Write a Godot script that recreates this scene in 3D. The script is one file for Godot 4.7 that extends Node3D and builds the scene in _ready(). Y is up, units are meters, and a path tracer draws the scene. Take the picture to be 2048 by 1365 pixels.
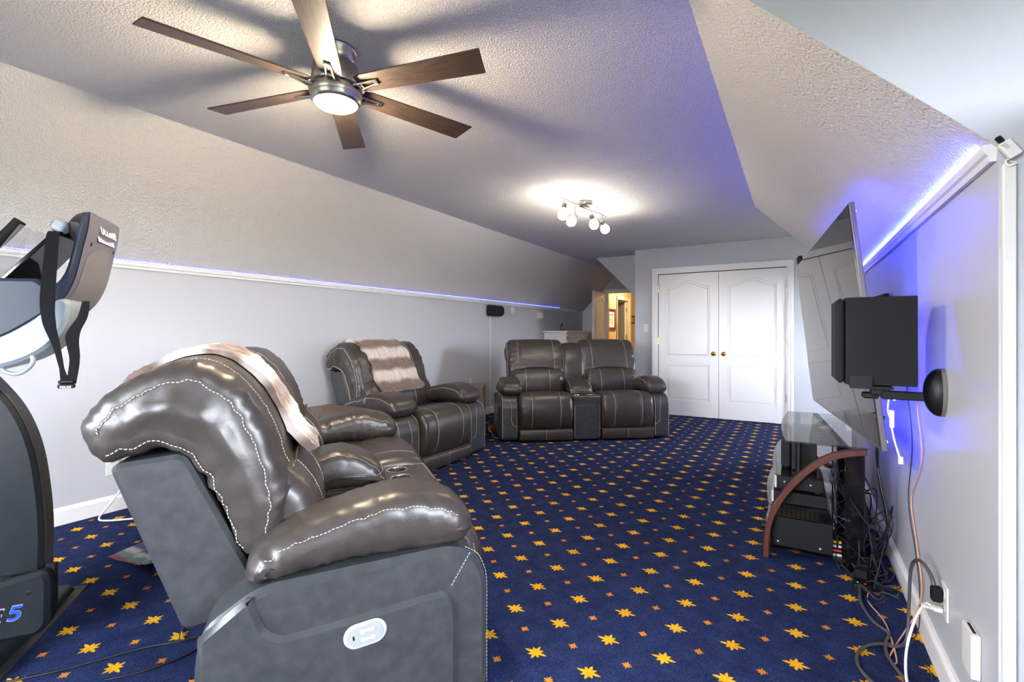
extends Node3D

# ---------------------------------------------------------------- geometry helpers
class Acc:
	var V := PackedVector3Array()
	var N := PackedVector3Array()
	var U := PackedVector2Array()
	var C := PackedColorArray()
	var I := PackedInt32Array()
	var tint := Color(1, 1, 1)

	# idx is counter-clockwise seen from outside
	func piece(v: PackedVector3Array, idx: PackedInt32Array, uv := PackedVector2Array(), nrm := PackedVector3Array(), cols := PackedColorArray()) -> void:
		var b := V.size()
		if nrm.is_empty():
			nrm.resize(v.size())
			for t in range(0, idx.size(), 3):
				var i0 := idx[t]
				var i1 := idx[t + 1]
				var i2 := idx[t + 2]
				var n := (v[i1] - v[i0]).cross(v[i2] - v[i0])
				nrm[i0] += n
				nrm[i1] += n
				nrm[i2] += n
			for i in nrm.size():
				nrm[i] = nrm[i].normalized()
		if uv.is_empty():
			uv.resize(v.size())
		if cols.is_empty():
			cols.resize(v.size())
			cols.fill(tint)
		V.append_array(v)
		N.append_array(nrm)
		U.append_array(uv)
		C.append_array(cols)
		for t in range(0, idx.size(), 3):
			I.append(b + idx[t])
			I.append(b + idx[t + 2])
			I.append(b + idx[t + 1])

	func quad(a: Vector3, b: Vector3, c: Vector3, d: Vector3, uv := PackedVector2Array()) -> void:
		piece(PackedVector3Array([a, b, c, d]), PackedInt32Array([0, 1, 2, 0, 2, 3]), uv)

	func box(c: Vector3, size: Vector3, bev := 0.0, bs := Basis()) -> void:
		var h := size * 0.5
		bev = minf(bev, minf(h.x, minf(h.y, h.z)) * 0.95)
		var v := PackedVector3Array()
		var n := PackedVector3Array()
		for a in 3:
			for s in [-1.0, 1.0]:
				for sb in [-1.0, 1.0]:
					for sc in [-1.0, 1.0]:
						var p := Vector3()
						p[a] = s * h[a]
						p[(a + 1) % 3] = sb * (h[(a + 1) % 3] - bev)
						p[(a + 2) % 3] = sc * (h[(a + 2) % 3] - bev)
						v.append(p)
						var q := Vector3()
						q[a] = s
						n.append(q)
		var tris := []
		for f in 6:
			tris.append([f * 4, f * 4 + 2, f * 4 + 3])
			tris.append([f * 4, f * 4 + 3, f * 4 + 1])
		if bev > 0.0:
			for a in 3:
				var b := (a + 1) % 3
				for s in 2:
					for t in 2:
						# edge between face (a,s) and (b,t) running along axis c
						var e0 := []
						var e1 := []
						for k in 2:
							e0.append((a * 2 + s) * 4 + t * 2 + k)
							e1.append((b * 2 + t) * 4 + k * 2 + s)
						tris.append([e0[0], e0[1], e1[1]])
						tris.append([e0[0], e1[1], e1[0]])
			for sx in 2:
				for sy in 2:
					for sz in 2:
						tris.append([sx * 4 + sy * 2 + sz, (2 + sy) * 4 + sz * 2 + sx, (4 + sz) * 4 + sx * 2 + sy])
		var idx := PackedInt32Array()
		for t in tris:
			var g: Vector3 = (v[t[1]] - v[t[0]]).cross(v[t[2]] - v[t[0]])
			var m: Vector3 = v[t[0]] + v[t[1]] + v[t[2]]
			if g.dot(m) < 0.0:
				idx.append_array([t[0], t[2], t[1]])
			else:
				idx.append_array([t[0], t[1], t[2]])
		for i in v.size():
			v[i] = bs * v[i] + c
			n[i] = bs * n[i]
		piece(v, idx, PackedVector2Array(), n)

	func tube(path: PackedVector3Array, r: float, sides := 6, closed := false, flat := 1.0) -> void:
		var n := path.size()
		if n < 2:
			return
		var v := PackedVector3Array()
		var nr := PackedVector3Array()
		var idx := PackedInt32Array()
		var up := Vector3.UP
		var t0 := (path[1] - path[0]).normalized()
		if absf(t0.dot(up)) > 0.9:
			up = Vector3.RIGHT
		var side := t0.cross(up).normalized()
		for i in n:
			var t := t0
			if closed:
				t = (path[(i + 1) % n] - path[(i + n - 1) % n]).normalized()
			elif i == 0:
				t = (path[1] - path[0]).normalized()
			elif i == n - 1:
				t = (path[n - 1] - path[n - 2]).normalized()
			else:
				t = (path[i + 1] - path[i - 1]).normalized()
			side = (side - t * side.dot(t)).normalized()
			var o := t.cross(side).normalized()
			for k in sides:
				var a := TAU * k / sides
				var d := side * cos(a) + o * sin(a) * flat
				v.append(path[i] + d * r)
				nr.append((side * cos(a) * flat + o * sin(a)).normalized())
		var last := n if closed else n - 1
		for i in last:
			for k in sides:
				var a := i * sides + k
				var b := i * sides + (k + 1) % sides
				var c := ((i + 1) % n) * sides + (k + 1) % sides
				var d := ((i + 1) % n) * sides + k
				idx.append_array([a, b, c, a, c, d])
		if not closed:
			for e in [0, n - 1]:
				var c0 := v.size()
				v.append(path[e])
				nr.append((path[e] - path[1 if e == 0 else n - 2]).normalized())
				for k in sides:
					var a: int = e * sides + k
					var b: int = e * sides + (k + 1) % sides
					if e == 0:
						idx.append_array([c0, b, a])
					else:
						idx.append_array([c0, a, b])
		piece(v, idx, PackedVector2Array(), nr)

	# profile: (radius, y); hard = one flat band for each segment
	func lathe(prof: PackedVector2Array, segs: int, xf := Transform3D(), hard := false) -> void:
		if hard:
			for i in prof.size() - 1:
				lathe(PackedVector2Array([prof[i], prof[i + 1]]), segs, xf)
			return
		var v := PackedVector3Array()
		var idx := PackedInt32Array()
		var m := prof.size()
		for k in segs:
			var a := TAU * k / segs
			for p in prof:
				v.append(xf * Vector3(p.x * cos(a), p.y, -p.x * sin(a)))
		for k in segs:
			for i in m - 1:
				var a := k * m + i
				var b := ((k + 1) % segs) * m + i
				idx.append_array([a, b, b + 1, a, b + 1, a + 1])
		piece(v, idx)

	# polygon in local xy extruded along local z from 0 to h
	func prism(poly: PackedVector2Array, h: float, xf := Transform3D(), bev := 0.0, smooth := false) -> void:
		var area := 0.0
		var n := poly.size()
		for i in n:
			area += poly[i].cross(poly[(i + 1) % n])
		if area < 0:
			poly = poly.duplicate()
			poly.reverse()
		var inner := PackedVector2Array()
		for i in n:
			var e0 := (poly[i] - poly[(i + n - 1) % n]).normalized()
			var e1 := (poly[(i + 1) % n] - poly[i]).normalized()
			var n0 := Vector2(e0.y, -e0.x)
			var n1 := Vector2(e1.y, -e1.x)
			var nn := (n0 + n1)
			nn = nn / maxf(0.3, nn.length_squared()) * 2.0
			inner.append(poly[i] - nn * bev)
		var tri := Geometry2D.triangulate_polygon(inner)
		for e in 2:
			var v := PackedVector3Array()
			for p in inner:
				v.append(xf * Vector3(p.x, p.y, h * e))
			var idx := PackedInt32Array()
			for t in range(0, tri.size(), 3):
				var a := inner[tri[t]]
				var ccw := (inner[tri[t + 1]] - a).cross(inner[tri[t + 2]] - a) > 0
				if ccw == (e == 1):
					idx.append_array([tri[t], tri[t + 1], tri[t + 2]])
				else:
					idx.append_array([tri[t], tri[t + 2], tri[t + 1]])
			piece(v, idx)
		var rings := [[poly, 0.0], [poly, h]]
		if bev > 0:
			rings = [[inner, 0.0], [poly, bev], [poly, h - bev], [inner, h]]
		if smooth:
			for q in rings.size() - 1:
				var v := PackedVector3Array()
				var idx := PackedInt32Array()
				for e in 2:
					var pl: PackedVector2Array = rings[q + e][0]
					for p in pl:
						v.append(xf * Vector3(p.x, p.y, rings[q + e][1]))
				for i in n:
					var j := (i + 1) % n
					idx.append_array([i, j, n + j, i, n + j, n + i])
				piece(v, idx)
		else:
			for i in n:
				var j := (i + 1) % n
				for q in rings.size() - 1:
					var p0: PackedVector2Array = rings[q][0]
					var p1: PackedVector2Array = rings[q + 1][0]
					quad(xf * Vector3(p0[i].x, p0[i].y, rings[q][1]), xf * Vector3(p0[j].x, p0[j].y, rings[q][1]), xf * Vector3(p1[j].x, p1[j].y, rings[q + 1][1]), xf * Vector3(p1[i].x, p1[i].y, rings[q + 1][1]))

	# rows of points, each row a strip; open sheet
	func sheet(P: Array, wrap := false, cols := []) -> void:
		var v := PackedVector3Array()
		var idx := PackedInt32Array()
		var uv := PackedVector2Array()
		var cc := PackedColorArray()
		var m: int = P[0].size()
		for i in P.size():
			v.append_array(P[i])
			for j in m:
				uv.append(Vector2(float(j) / (m - 1), float(i) / (P.size() - 1)))
			if cols.size():
				cc.append_array(cols[i])
		for i in P.size() - 1:
			for j in (m if wrap else m - 1):
				var a := i * m + j
				var b := i * m + (j + 1) % m
				idx.append_array([a, b, b + m, a, b + m, a + m])
		piece(v, idx, uv, PackedVector3Array(), cc)

	func mesh() -> ArrayMesh:
		var arr := []
		arr.resize(Mesh.ARRAY_MAX)
		arr[Mesh.ARRAY_VERTEX] = V
		arr[Mesh.ARRAY_NORMAL] = N
		arr[Mesh.ARRAY_TEX_UV] = U
		arr[Mesh.ARRAY_COLOR] = C
		arr[Mesh.ARRAY_INDEX] = I
		var m := ArrayMesh.new()
		m.add_surface_from_arrays(Mesh.PRIMITIVE_TRIANGLES, arr)
		return m


func v2(a: Array) -> PackedVector2Array:
	var o := PackedVector2Array()
	for p in a:
		o.append(Vector2(p[0], p[1]))
	return o


func v3(a: Array) -> PackedVector3Array:
	var o := PackedVector3Array()
	for p in a:
		o.append(p if p is Vector3 else Vector3(p[0], p[1], p[2]))
	return o


func round_poly(pts: Array, r: float, seg := 4) -> PackedVector2Array:
	var p := v2(pts)
	var n := p.size()
	var o := PackedVector2Array()
	for i in n:
		var a := p[(i + n - 1) % n]
		var b := p[i]
		var c := p[(i + 1) % n]
		var k := minf(r, 0.45 * minf(a.distance_to(b), b.distance_to(c)))
		var s := b + (a - b).normalized() * k
		var e := b + (c - b).normalized() * k
		for t in seg + 1:
			var u := float(t) / seg
			o.append(s.lerp(b, u).lerp(b.lerp(e, u), u))
	return o


func spline3(pts: Array, per := 8) -> PackedVector3Array:
	var p := v3(pts)
	var o := PackedVector3Array()
	var n := p.size()
	for i in n - 1:
		for k in per:
			o.append(p[i].cubic_interpolate(p[i + 1], p[maxi(i - 1, 0)], p[mini(i + 2, n - 1)], float(k) / per))
	o.append(p[n - 1])
	return o


func spline2(pts: Array, per := 6) -> PackedVector2Array:
	var p := v2(pts)
	var o := PackedVector2Array()
	var n := p.size()
	for i in n - 1:
		for k in per:
			o.append(p[i].cubic_interpolate(p[i + 1], p[maxi(i - 1, 0)], p[mini(i + 2, n - 1)], float(k) / per))
	o.append(p[n - 1])
	return o


# closed spline resampled to m points of equal spacing, counter-clockwise
func closed_profile(pts: Array, m: int) -> PackedVector2Array:
	var p := v2(pts)
	var n := p.size()
	var area := 0.0
	for i in n:
		area += p[i].cross(p[(i + 1) % n])
	if area < 0:
		p.reverse()
	var fine := PackedVector2Array()
	for i in n:
		for k in 10:
			fine.append(p[i].cubic_interpolate(p[(i + 1) % n], p[(i + n - 1) % n], p[(i + 2) % n], k / 10.0))
	var total := 0.0
	var nf := fine.size()
	for i in nf:
		total += fine[i].distance_to(fine[(i + 1) % nf])
	var o := PackedVector2Array()
	var step := total / m
	var acc := 0.0
	var want := 0.0
	for i in nf:
		var d := fine[i].distance_to(fine[(i + 1) % nf])
		while want <= acc + d and o.size() < m:
			o.append(fine[i].lerp(fine[(i + 1) % nf], (want - acc) / maxf(d, 1e-9)))
			want += step
		acc += d
	return o


var wob := new_noise(0.42, 9)

func new_noise(freq: float, sd: int) -> FastNoiseLite:
	var n := FastNoiseLite.new()
	n.noise_type = FastNoiseLite.TYPE_SIMPLEX_SMOOTH
	n.frequency = freq
	n.seed = sd
	n.fractal_octaves = 2
	return n


# soft body: closed side profile (z, y) swept across width w, with ends rounded by r
func loft(a: Acc, pts: Array, w: float, r: float, o := {}) -> Dictionary:
	var m: int = o.get("m", 60)
	var q: int = o.get("q", 6)
	var nx: int = o.get("nx", 18)
	var prof := closed_profile(pts, m) if not o.has("raw") else v2(pts)
	m = prof.size()
	var nrm := PackedVector2Array()
	for j in m:
		var t := (prof[(j + 1) % m] - prof[(j + m - 1) % m]).normalized()
		nrm.append(Vector2(t.y, -t.x))
	# how far each point may be drawn in before it meets the other side
	var lim := PackedFloat32Array()
	for j in m:
		var best := 9.0
		var from: Vector2 = prof[j] - nrm[j] * 0.004
		var to: Vector2 = prof[j] - nrm[j] * 1.5
		for k in m:
			if k == j or (k + 1) % m == j:
				continue
			var hit = Geometry2D.segment_intersects_segment(from, to, prof[k], prof[(k + 1) % m])
			if hit != null:
				best = minf(best, prof[j].distance_to(hit))
		lim.append(minf(1.0, 0.46 * best / maxf(r, 1e-4)))
	for pass_ in 4:
		var was := lim.duplicate()
		for j in m:
			lim[j] = minf(was[j], (was[(j + m - 1) % m] + was[j] + was[(j + 1) % m]) / 3.0)
	var xs := []
	for i in q + 1:
		var ang := PI / 2 * (1.0 - float(i) / q)
		xs.append([-(w / 2 - r) - r * sin(ang), r * (1.0 - cos(ang))])
	for i in range(1, nx):
		xs.append([lerpf(-(w / 2 - r), w / 2 - r, float(i) / nx), 0.0])
	for i in q + 1:
		var ang := PI / 2 * float(i) / q
		xs.append([(w / 2 - r) + r * sin(ang), r * (1.0 - cos(ang))])
	var xf: Transform3D = o.get("xf", Transform3D())
	var wr: float = o.get("wr", 0.0)
	var wf: float = o.get("wf", 55.0)
	var seed_: float = o.get("seed", 0.0)
	var puff: float = o.get("puff", 0.0)
	var seams: Array = o.get("seams", [])
	var sd: float = o.get("sd", 0.006)
	var warp: bool = o.get("warp", false)
	var P := []
	for s in xs:
		var row := PackedVector3Array()
		var xn: float = s[0] / (w / 2)
		for j in m:
			var off: float = -s[1] * lim[j] + puff * (1.0 - xn * xn)
			if wr > 0.0:
				var e := smoothstep(0.35, 0.95, absf(xn)) + 0.18
				var u: Vector2 = prof[j] * wf
				off += wr * e * (wob.get_noise_3d(u.x * 1.0, u.y * 1.0, s[0] * wf * 0.28 + seed_) + 0.5 * wob.get_noise_3d(u.x * 2.3, u.y * 2.3, s[0] * wf * 0.5 + seed_ + 90.0))
			for sx in seams:
				var dx: float = (s[0] - sx) / 0.011
				off -= sd * exp(-dx * dx)
			var p: Vector2 = prof[j] + nrm[j] * off
			if warp:
				p = head_warp(xn, p)
			row.append(xf * Vector3(s[0], p.y, p.x))
		P.append(row)
	var v := PackedVector3Array()
	var idx := PackedInt32Array()
	for row in P:
		v.append_array(row)
	for i in P.size() - 1:
		for j in m:
			var b := (j + 1) % m
			idx.append_array([i * m + j, (i + 1) * m + j, (i + 1) * m + b, i * m + j, (i + 1) * m + b, i * m + b])
	var cap: float = o.get("cap", 0.0)
	for e in 2:
		var row: PackedVector3Array = P[0] if e == 0 else P[P.size() - 1]
		var first := 0 if e == 0 else (P.size() - 1) * m
		if o.has("fill"):
			# broad soft end: a field of points inside the outline, raised towards the middle
			var sp: float = o.fill
			var inv := xf.affine_inverse()
			var pl := PackedVector2Array()
			var lo := Vector2(9, 9)
			var hi := Vector2(-9, -9)
			for pt in row:
				var lp := inv * pt
				var q2 := Vector2(lp.z, lp.y)
				pl.append(q2)
				lo = lo.min(q2)
				hi = hi.max(q2)
			var all := pl.duplicate()
			var up := PackedFloat32Array()
			up.resize(m)
			for gy in int((hi.y - lo.y) / sp) + 1:
				for gx in int((hi.x - lo.x) / sp) + 1:
					var q2 := lo + Vector2(gx + (0.5 if gy % 2 else 0.0), gy) * sp
					if not Geometry2D.is_point_in_polygon(q2, pl):
						continue
					var d := 9.0
					for k in m:
						d = minf(d, Geometry2D.get_closest_point_to_segment(q2, pl[k], pl[(k + 1) % m]).distance_to(q2))
					if d < sp * 0.5:
						continue
					all.append(q2)
					var u2 := q2 * wf
					up.append(cap_of(o) * smoothstep(0.0, 0.09, d) + wr * 0.9 * smoothstep(0.0, 0.04, d) * wob.get_noise_3d(u2.x * 0.8, u2.y * 0.8, seed_ + 33.0 + e * 50.0))
			var tri := Geometry2D.triangulate_delaunay(all)
			var x_end: float = xs[0 if e == 0 else xs.size() - 1][0]
			var cv := PackedVector3Array()
			for k in all.size():
				cv.append(xf * Vector3(x_end + (-up[k] if e == 0 else up[k]), all[k].y, all[k].x))
			var ci := PackedInt32Array()
			for t in range(0, tri.size(), 3):
				var pa := all[tri[t]]
				var pb := all[tri[t + 1]]
				var pc := all[tri[t + 2]]
				if not Geometry2D.is_point_in_polygon((pa + pb + pc) / 3.0, pl):
					continue
				if ((pb - pa).cross(pc - pa) > 0) == (e == 0):
					ci.append_array([tri[t], tri[t + 1], tri[t + 2]])
				else:
					ci.append_array([tri[t], tri[t + 2], tri[t + 1]])
			a.piece(cv, ci)
			continue
		var c := Vector3()
		for pt in row:
			c += pt
		c /= m
		# two rings towards the centre so that the cap bulges softly
		var out_dir: Vector3 = xf.basis * Vector3(-1 if e == 0 else 1, 0, 0)
		var prev := first
		for ring in 3:
			var f := [0.72, 0.4, 0.0][ring] as float
			var b0 := v.size()
			var hgt := cap * (1.0 - f * f)
			for j in m:
				v.append(c.lerp(row[j], f) + out_dir * hgt)
			for j in m:
				var k := (j + 1) % m
				if e == 0:
					idx.append_array([prev + j, prev + k, b0 + k, prev + j, b0 + k, b0 + j])
				else:
					idx.append_array([prev + j, b0 + k, prev + k, prev + j, b0 + j, b0 + k])
			prev = b0
	a.piece(v, idx)
	return {"P": P, "xs": xs, "m": m, "prof": prof, "nrm": nrm, "xf": xf}


func cap_of(o: Dictionary) -> float:
	return o.get("cap", 0.0)


# index of the station whose x is nearest
func station(L: Dictionary, x: float) -> int:
	var best := 0
	for i in L.xs.size():
		if absf(L.xs[i][0] - x) < absf(L.xs[best][0] - x):
			best = i
	return best


# points of a loft along its profile at a station, between two profile places given by nearest (z, y)
func along(L: Dictionary, i: int, from: Vector2, to: Vector2, lift := 0.002, back := false) -> PackedVector3Array:
	var a := 0
	var b := 0
	for j in L.m:
		if L.prof[j].distance_to(from) < L.prof[a].distance_to(from):
			a = j
		if L.prof[j].distance_to(to) < L.prof[b].distance_to(to):
			b = j
	var o := PackedVector3Array()
	var j := a
	var row: PackedVector3Array = L.P[i]
	var s: Array = L.xs[i]
	while true:
		var n: Vector2 = L.nrm[j]
		var d: Vector3 = L.xf.basis * Vector3(0, n.y, n.x)
		if s[1] > 0.0:
			d = (d * 0.8 + L.xf.basis * Vector3(signf(s[0]), 0, 0) * 0.6).normalized()
		o.append(row[j] + d * lift)
		if j == b:
			break
		j = (j + (L.m - 1 if back else 1)) % L.m
	return o


# points of a loft across its width at a profile place
func across(L: Dictionary, at: Vector2, x0: float, x1: float, lift := 0.002) -> PackedVector3Array:
	var a := 0
	for j in L.m:
		if L.prof[j].distance_to(at) < L.prof[a].distance_to(at):
			a = j
	var o := PackedVector3Array()
	var n: Vector2 = L.nrm[a]
	for i in L.xs.size():
		if L.xs[i][0] >= x0 and L.xs[i][0] <= x1:
			o.append(L.P[i][a] + L.xf.basis * Vector3(0, n.y, n.x) * lift)
	return o


# thread: dashes along a path (dash 0 = one line)
func thread(a: Acc, path: PackedVector3Array, r := 0.0016, dash := 0.0, gap := 0.004) -> void:
	if path.size() < 2:
		return
	if dash <= 0.0:
		a.tube(path, r, 4)
		return
	var i := 0
	var pos := path[0]
	var on := true
	var left := dash
	var start := pos
	while i < path.size() - 1:
		var d := pos.distance_to(path[i + 1])
		if d < left:
			left -= d
			i += 1
			pos = path[i]
			continue
		pos = pos.lerp(path[i + 1], left / d)
		if on:
			a.tube(PackedVector3Array([start, (start + pos) * 0.5, pos]), r, 4)
			left = gap
		else:
			start = pos
			left = dash
		on = not on


# ---------------------------------------------------------------- scene helpers
var used := {}

func numbered(called: String) -> String:
	if not used.has(called):
		used[called] = 0
		return called
	used[called] += 1
	return "%s_%03d" % [called, used[called]]


func part(called: String, a, m: Material, parent: Node3D) -> MeshInstance3D:
	var o := MeshInstance3D.new()
	o.name = called
	o.mesh = a.mesh() if a is Acc else a
	o.material_override = m
	if called == "stitching":
		o.set_meta("kind", "stuff")
	parent.add_child(o, true)
	return o


func thing(called: String, label: String, category: String, at := Vector3.ZERO, turn := 0.0, group := "") -> Node3D:
	var o := Node3D.new()
	o.name = numbered(called)
	add_child(o)
	o.position = at
	o.rotation.y = turn
	o.set_meta("label", label)
	o.set_meta("category", category)
	if group:
		o.set_meta("group", group)
	return o


func single(called: String, a, m: Material, label: String, category: String, group := "") -> MeshInstance3D:
	var o := part(numbered(called), a, m, self)
	o.set_meta("label", label)
	o.set_meta("category", category)
	if group:
		o.set_meta("group", group)
	return o


func struct(called: String, a, m: Material, label := "") -> MeshInstance3D:
	var o := part(called, a, m, self)
	o.set_meta("kind", "structure")
	if label:
		o.set_meta("label", label)
	return o


var mats := {}

func mat(key: String, col: Color, rough := 0.6, metal := 0.0, o := {}) -> StandardMaterial3D:
	if mats.has(key):
		return mats[key]
	var m := StandardMaterial3D.new()
	m.resource_name = key
	m.albedo_color = col
	m.roughness = rough
	m.metallic = metal
	for k in o:
		m.set(k, o[k])
	mats[key] = m
	return m


func noise_tex(size: int, freq: float, oct := 3, type := FastNoiseLite.TYPE_SIMPLEX_SMOOTH, ramp: Gradient = null, normal := false, strength := 4.0, sd := 1) -> NoiseTexture2D:
	var n := FastNoiseLite.new()
	n.noise_type = type
	n.frequency = freq
	n.fractal_octaves = oct
	n.seed = sd
	var t := NoiseTexture2D.new()
	t.width = size
	t.height = size
	t.seamless = true
	t.noise = n
	t.as_normal_map = normal
	t.bump_strength = strength
	if ramp:
		t.color_ramp = ramp
	return t


func ramp(stops: Array) -> Gradient:
	var g := Gradient.new()
	var off := PackedFloat32Array()
	var col := PackedColorArray()
	for s in stops:
		off.append(s[0])
		col.append(s[1])
	g.offsets = off
	g.colors = col
	return g


func rgb(r: int, g: int, b: int) -> Color:
	return Color(r / 255.0, g / 255.0, b / 255.0)


# ---------------------------------------------------------------- the place: measures in metres, camera at x 0, z 0
const XL := -3.915      # left knee wall
const XR := 0.436       # right knee wall
const HC := 2.4315      # flat ceiling
const XCL := -3.144     # where the ceiling meets the left slope
const XCR := -0.344     # where it meets the right slope
const YK := 1.652       # top of the knee walls
const ZN := -1.648      # near dormer's far cheek
const ZF := -5.275      # far dormer's near cheek
const ZC := -7.142      # closet wall
const ZT := -7.55       # triangular gable above the passage
const ZB := -9.6        # back wall with the hall door
const ZG := 2.6         # gable wall behind the camera
const XP := -2.073      # corner of the closet wall
const XD := 1.75        # end walls of the dormers

const FAN_E := 3.4
const TRACK_E := 0.22
const LED_L := 2.5
const LED_R := 2.2
const LED_TV := 0.42

var M := {}

func materials() -> void:
	var peel := noise_tex(512, 0.045, 2, FastNoiseLite.TYPE_SIMPLEX_SMOOTH, ramp([[0.0, Color(0, 0, 0)], [0.42, Color(0.1, 0.1, 0.1)], [0.62, Color(0.8, 0.8, 0.8)], [1.0, Color(1, 1, 1)]]), false, 1.0, 7)
	var tri := {"uv1_triplanar": true, "uv1_world_triplanar": true}
	M.ceiling = mat("ceiling_paint", Color(0.87, 0.865, 0.855), 0.85, 0.0, {"heightmap_enabled": true, "heightmap_texture": peel, "heightmap_scale": 0.45, "uv1_triplanar": true, "uv1_world_triplanar": true, "uv1_scale": Vector3.ONE * 3.4, "metallic_specular": 0.3})
	var roller := noise_tex(256, 0.12, 3, FastNoiseLite.TYPE_SIMPLEX_SMOOTH, null, false, 1.0, 3)
	M.wall = mat("wall_paint", rgb(184, 187, 193), 0.55, 0.0, {"heightmap_enabled": true, "heightmap_texture": roller, "heightmap_scale": 0.02, "uv1_triplanar": true, "uv1_world_triplanar": true, "uv1_scale": Vector3.ONE * 5.0, "metallic_specular": 0.45})
	M.satin_wall = mat("satin_wall_paint", rgb(184, 187, 193), 0.3, 0.0, {"heightmap_enabled": true, "heightmap_texture": roller, "heightmap_scale": 0.02, "uv1_triplanar": true, "uv1_world_triplanar": true, "uv1_scale": Vector3.ONE * 5.0})
	M.white = mat("white_gloss_paint", rgb(228, 228, 228), 0.32)
	M.cabinet_white = mat("cabinet_paint", rgb(214, 212, 210), 0.4)
	M.plastic_white = mat("white_plastic", rgb(216, 215, 211), 0.35)
	M.cream_plastic = mat("cream_plastic", rgb(226, 216, 178), 0.4)
	M.yellow = mat("hall_paint", rgb(228, 202, 142), 0.6)
	M.brass = mat("brass", rgb(196, 150, 70), 0.22, 1.0)
	M.steel = mat("brushed_nickel", rgb(176, 170, 162), 0.28, 1.0)
	M.cup_steel = mat("cup_steel", rgb(205, 200, 195), 0.2, 1.0)
	M.black = mat("black_plastic", rgb(12, 12, 13), 0.45, 0.0, {"metallic_specular": 0.35})
	M.gloss_black = mat("gloss_black", rgb(12, 12, 13), 0.08)
	M.rubber = mat("black_rubber", rgb(16, 16, 17), 0.65, 0.0, {"metallic_specular": 0.3})
	M.cloth_black = mat("speaker_cloth", rgb(18, 18, 20), 0.95)
	var grain := noise_tex(512, 0.06, 3, FastNoiseLite.TYPE_CELLULAR, null, true, 1.6, 11)
	var mott := noise_tex(512, 0.01, 3, FastNoiseLite.TYPE_SIMPLEX_SMOOTH, ramp([[0.0, Color(0.78, 0.78, 0.78)], [1.0, Color(1, 1, 1)]]), false, 1.0, 21)
	M.leather = mat("dark_leather", rgb(61, 55, 51), 0.37, 0.0, {"normal_enabled": true, "normal_texture": grain, "normal_scale": 0.28, "albedo_texture": mott, "uv1_triplanar": true, "uv1_scale": Vector3.ONE * 3.4, "metallic_specular": 0.55})
	M.vinyl = mat("dark_vinyl", rgb(61, 63, 65), 0.36, 0.0, {"normal_enabled": true, "normal_texture": grain, "normal_scale": 0.14, "albedo_texture": mott, "uv1_triplanar": true, "uv1_scale": Vector3.ONE * 3.4, "metallic_specular": 0.5})
	M.thread = mat("pale_thread", rgb(196, 190, 182), 0.7)
	M.glass = mat("clear_glass", Color(0.92, 0.97, 0.96, 0.06), 0.02, 0.0, {"transparency": BaseMaterial3D.TRANSPARENCY_ALPHA})
	M.carpet = carpet_material()


func carpet_material() -> StandardMaterial3D:
	var n := 1024
	var im := Image.create_empty(n, n, false, Image.FORMAT_RGB8)
	var hm := Image.create_empty(n, n, false, Image.FORMAT_RGB8)
	var rng := RandomNumberGenerator.new()
	rng.seed = 5
	# tips of the large star: angle in degrees and length in metres, then the notches between
	var big := [0.045, 0.031, 0.037, 0.031, 0.045, 0.031, 0.037, 0.031]
	var pitch := 0.2079
	var t := n / 4
	var clump := PackedFloat32Array()
	for i in (n / 4) * (n / 4):
		clump.append(rng.randf())
	for y in n:
		for x in n:
			var tuft := 0.45 * rng.randf() + 0.55 * clump[(y / 4) * (n / 4) + x / 4]
			var fleck := 0.62 + 0.85 * tuft
			if tuft > 0.9:
				fleck = 1.75
			var c := Color(0.148, 0.186, 0.315) * fleck
			# place within the tile, large star at the corner, small one at the centre; tufts about 3 mm
			var px := (int(x / 2) * 2 + 1) % t
			var py := (int(y / 2) * 2 + 1) % t
			var gx := (px / float(t)) * pitch
			var gy := (py / float(t)) * pitch
			for k in 5:
				var cx: float = [0.0, pitch, 0.0, pitch, pitch / 2][k]
				var cy: float = [0.0, 0.0, pitch, pitch, pitch / 2][k]
				var dx := gx - cx
				var dy := gy - cy
				var d := sqrt(dx * dx + dy * dy)
				if d > 0.05:
					continue
				var ang := fposmod(atan2(dy, dx), TAU) / (TAU / 8.0)
				var i0 := int(round(ang)) % 8
				var off := absf(ang - round(ang)) * 2.0
				var r: float = big[i0] if k < 4 else (0.020 if i0 % 2 == 0 else 0.015)
				var inner := 0.0185 if k < 4 else 0.010
				if d < lerpf(r, inner, minf(1.0, off * 1.15)) + (tuft - 0.5) * 0.003:
					var ridge := 1.0 - 0.22 * smoothstep(0.75, 1.0, off) * smoothstep(0.004, 0.012, d)
					c = (Color(0.97, 0.71, 0.15) if k < 4 else Color(0.88, 0.55, 0.17)) * (0.82 + 0.28 * tuft) * ridge
			im.set_pixel(x, y, Color(minf(c.r, 1), minf(c.g, 1), minf(c.b, 1)))
			hm.set_pixel(x, y, Color(tuft, tuft, tuft))
	var m := StandardMaterial3D.new()
	m.resource_name = "star_carpet"
	m.albedo_texture = ImageTexture.create_from_image(im)
	m.roughness = 1.0
	m.metallic_specular = 0.15
	m.heightmap_enabled = true
	m.heightmap_texture = ImageTexture.create_from_image(hm)
	m.heightmap_scale = 0.12
	m.detail_enabled = true
	m.detail_blend_mode = BaseMaterial3D.BLEND_MODE_MUL
	m.detail_uv_layer = BaseMaterial3D.DETAIL_UV_1
	m.detail_albedo = noise_tex(512, 0.014, 4, FastNoiseLite.TYPE_SIMPLEX_SMOOTH, ramp([[0.0, Color(0.78, 0.78, 0.80)], [0.5, Color(0.90, 0.90, 0.91)], [1.0, Color(1, 1, 1)]]), false, 1.0, 57)
	return m


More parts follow.
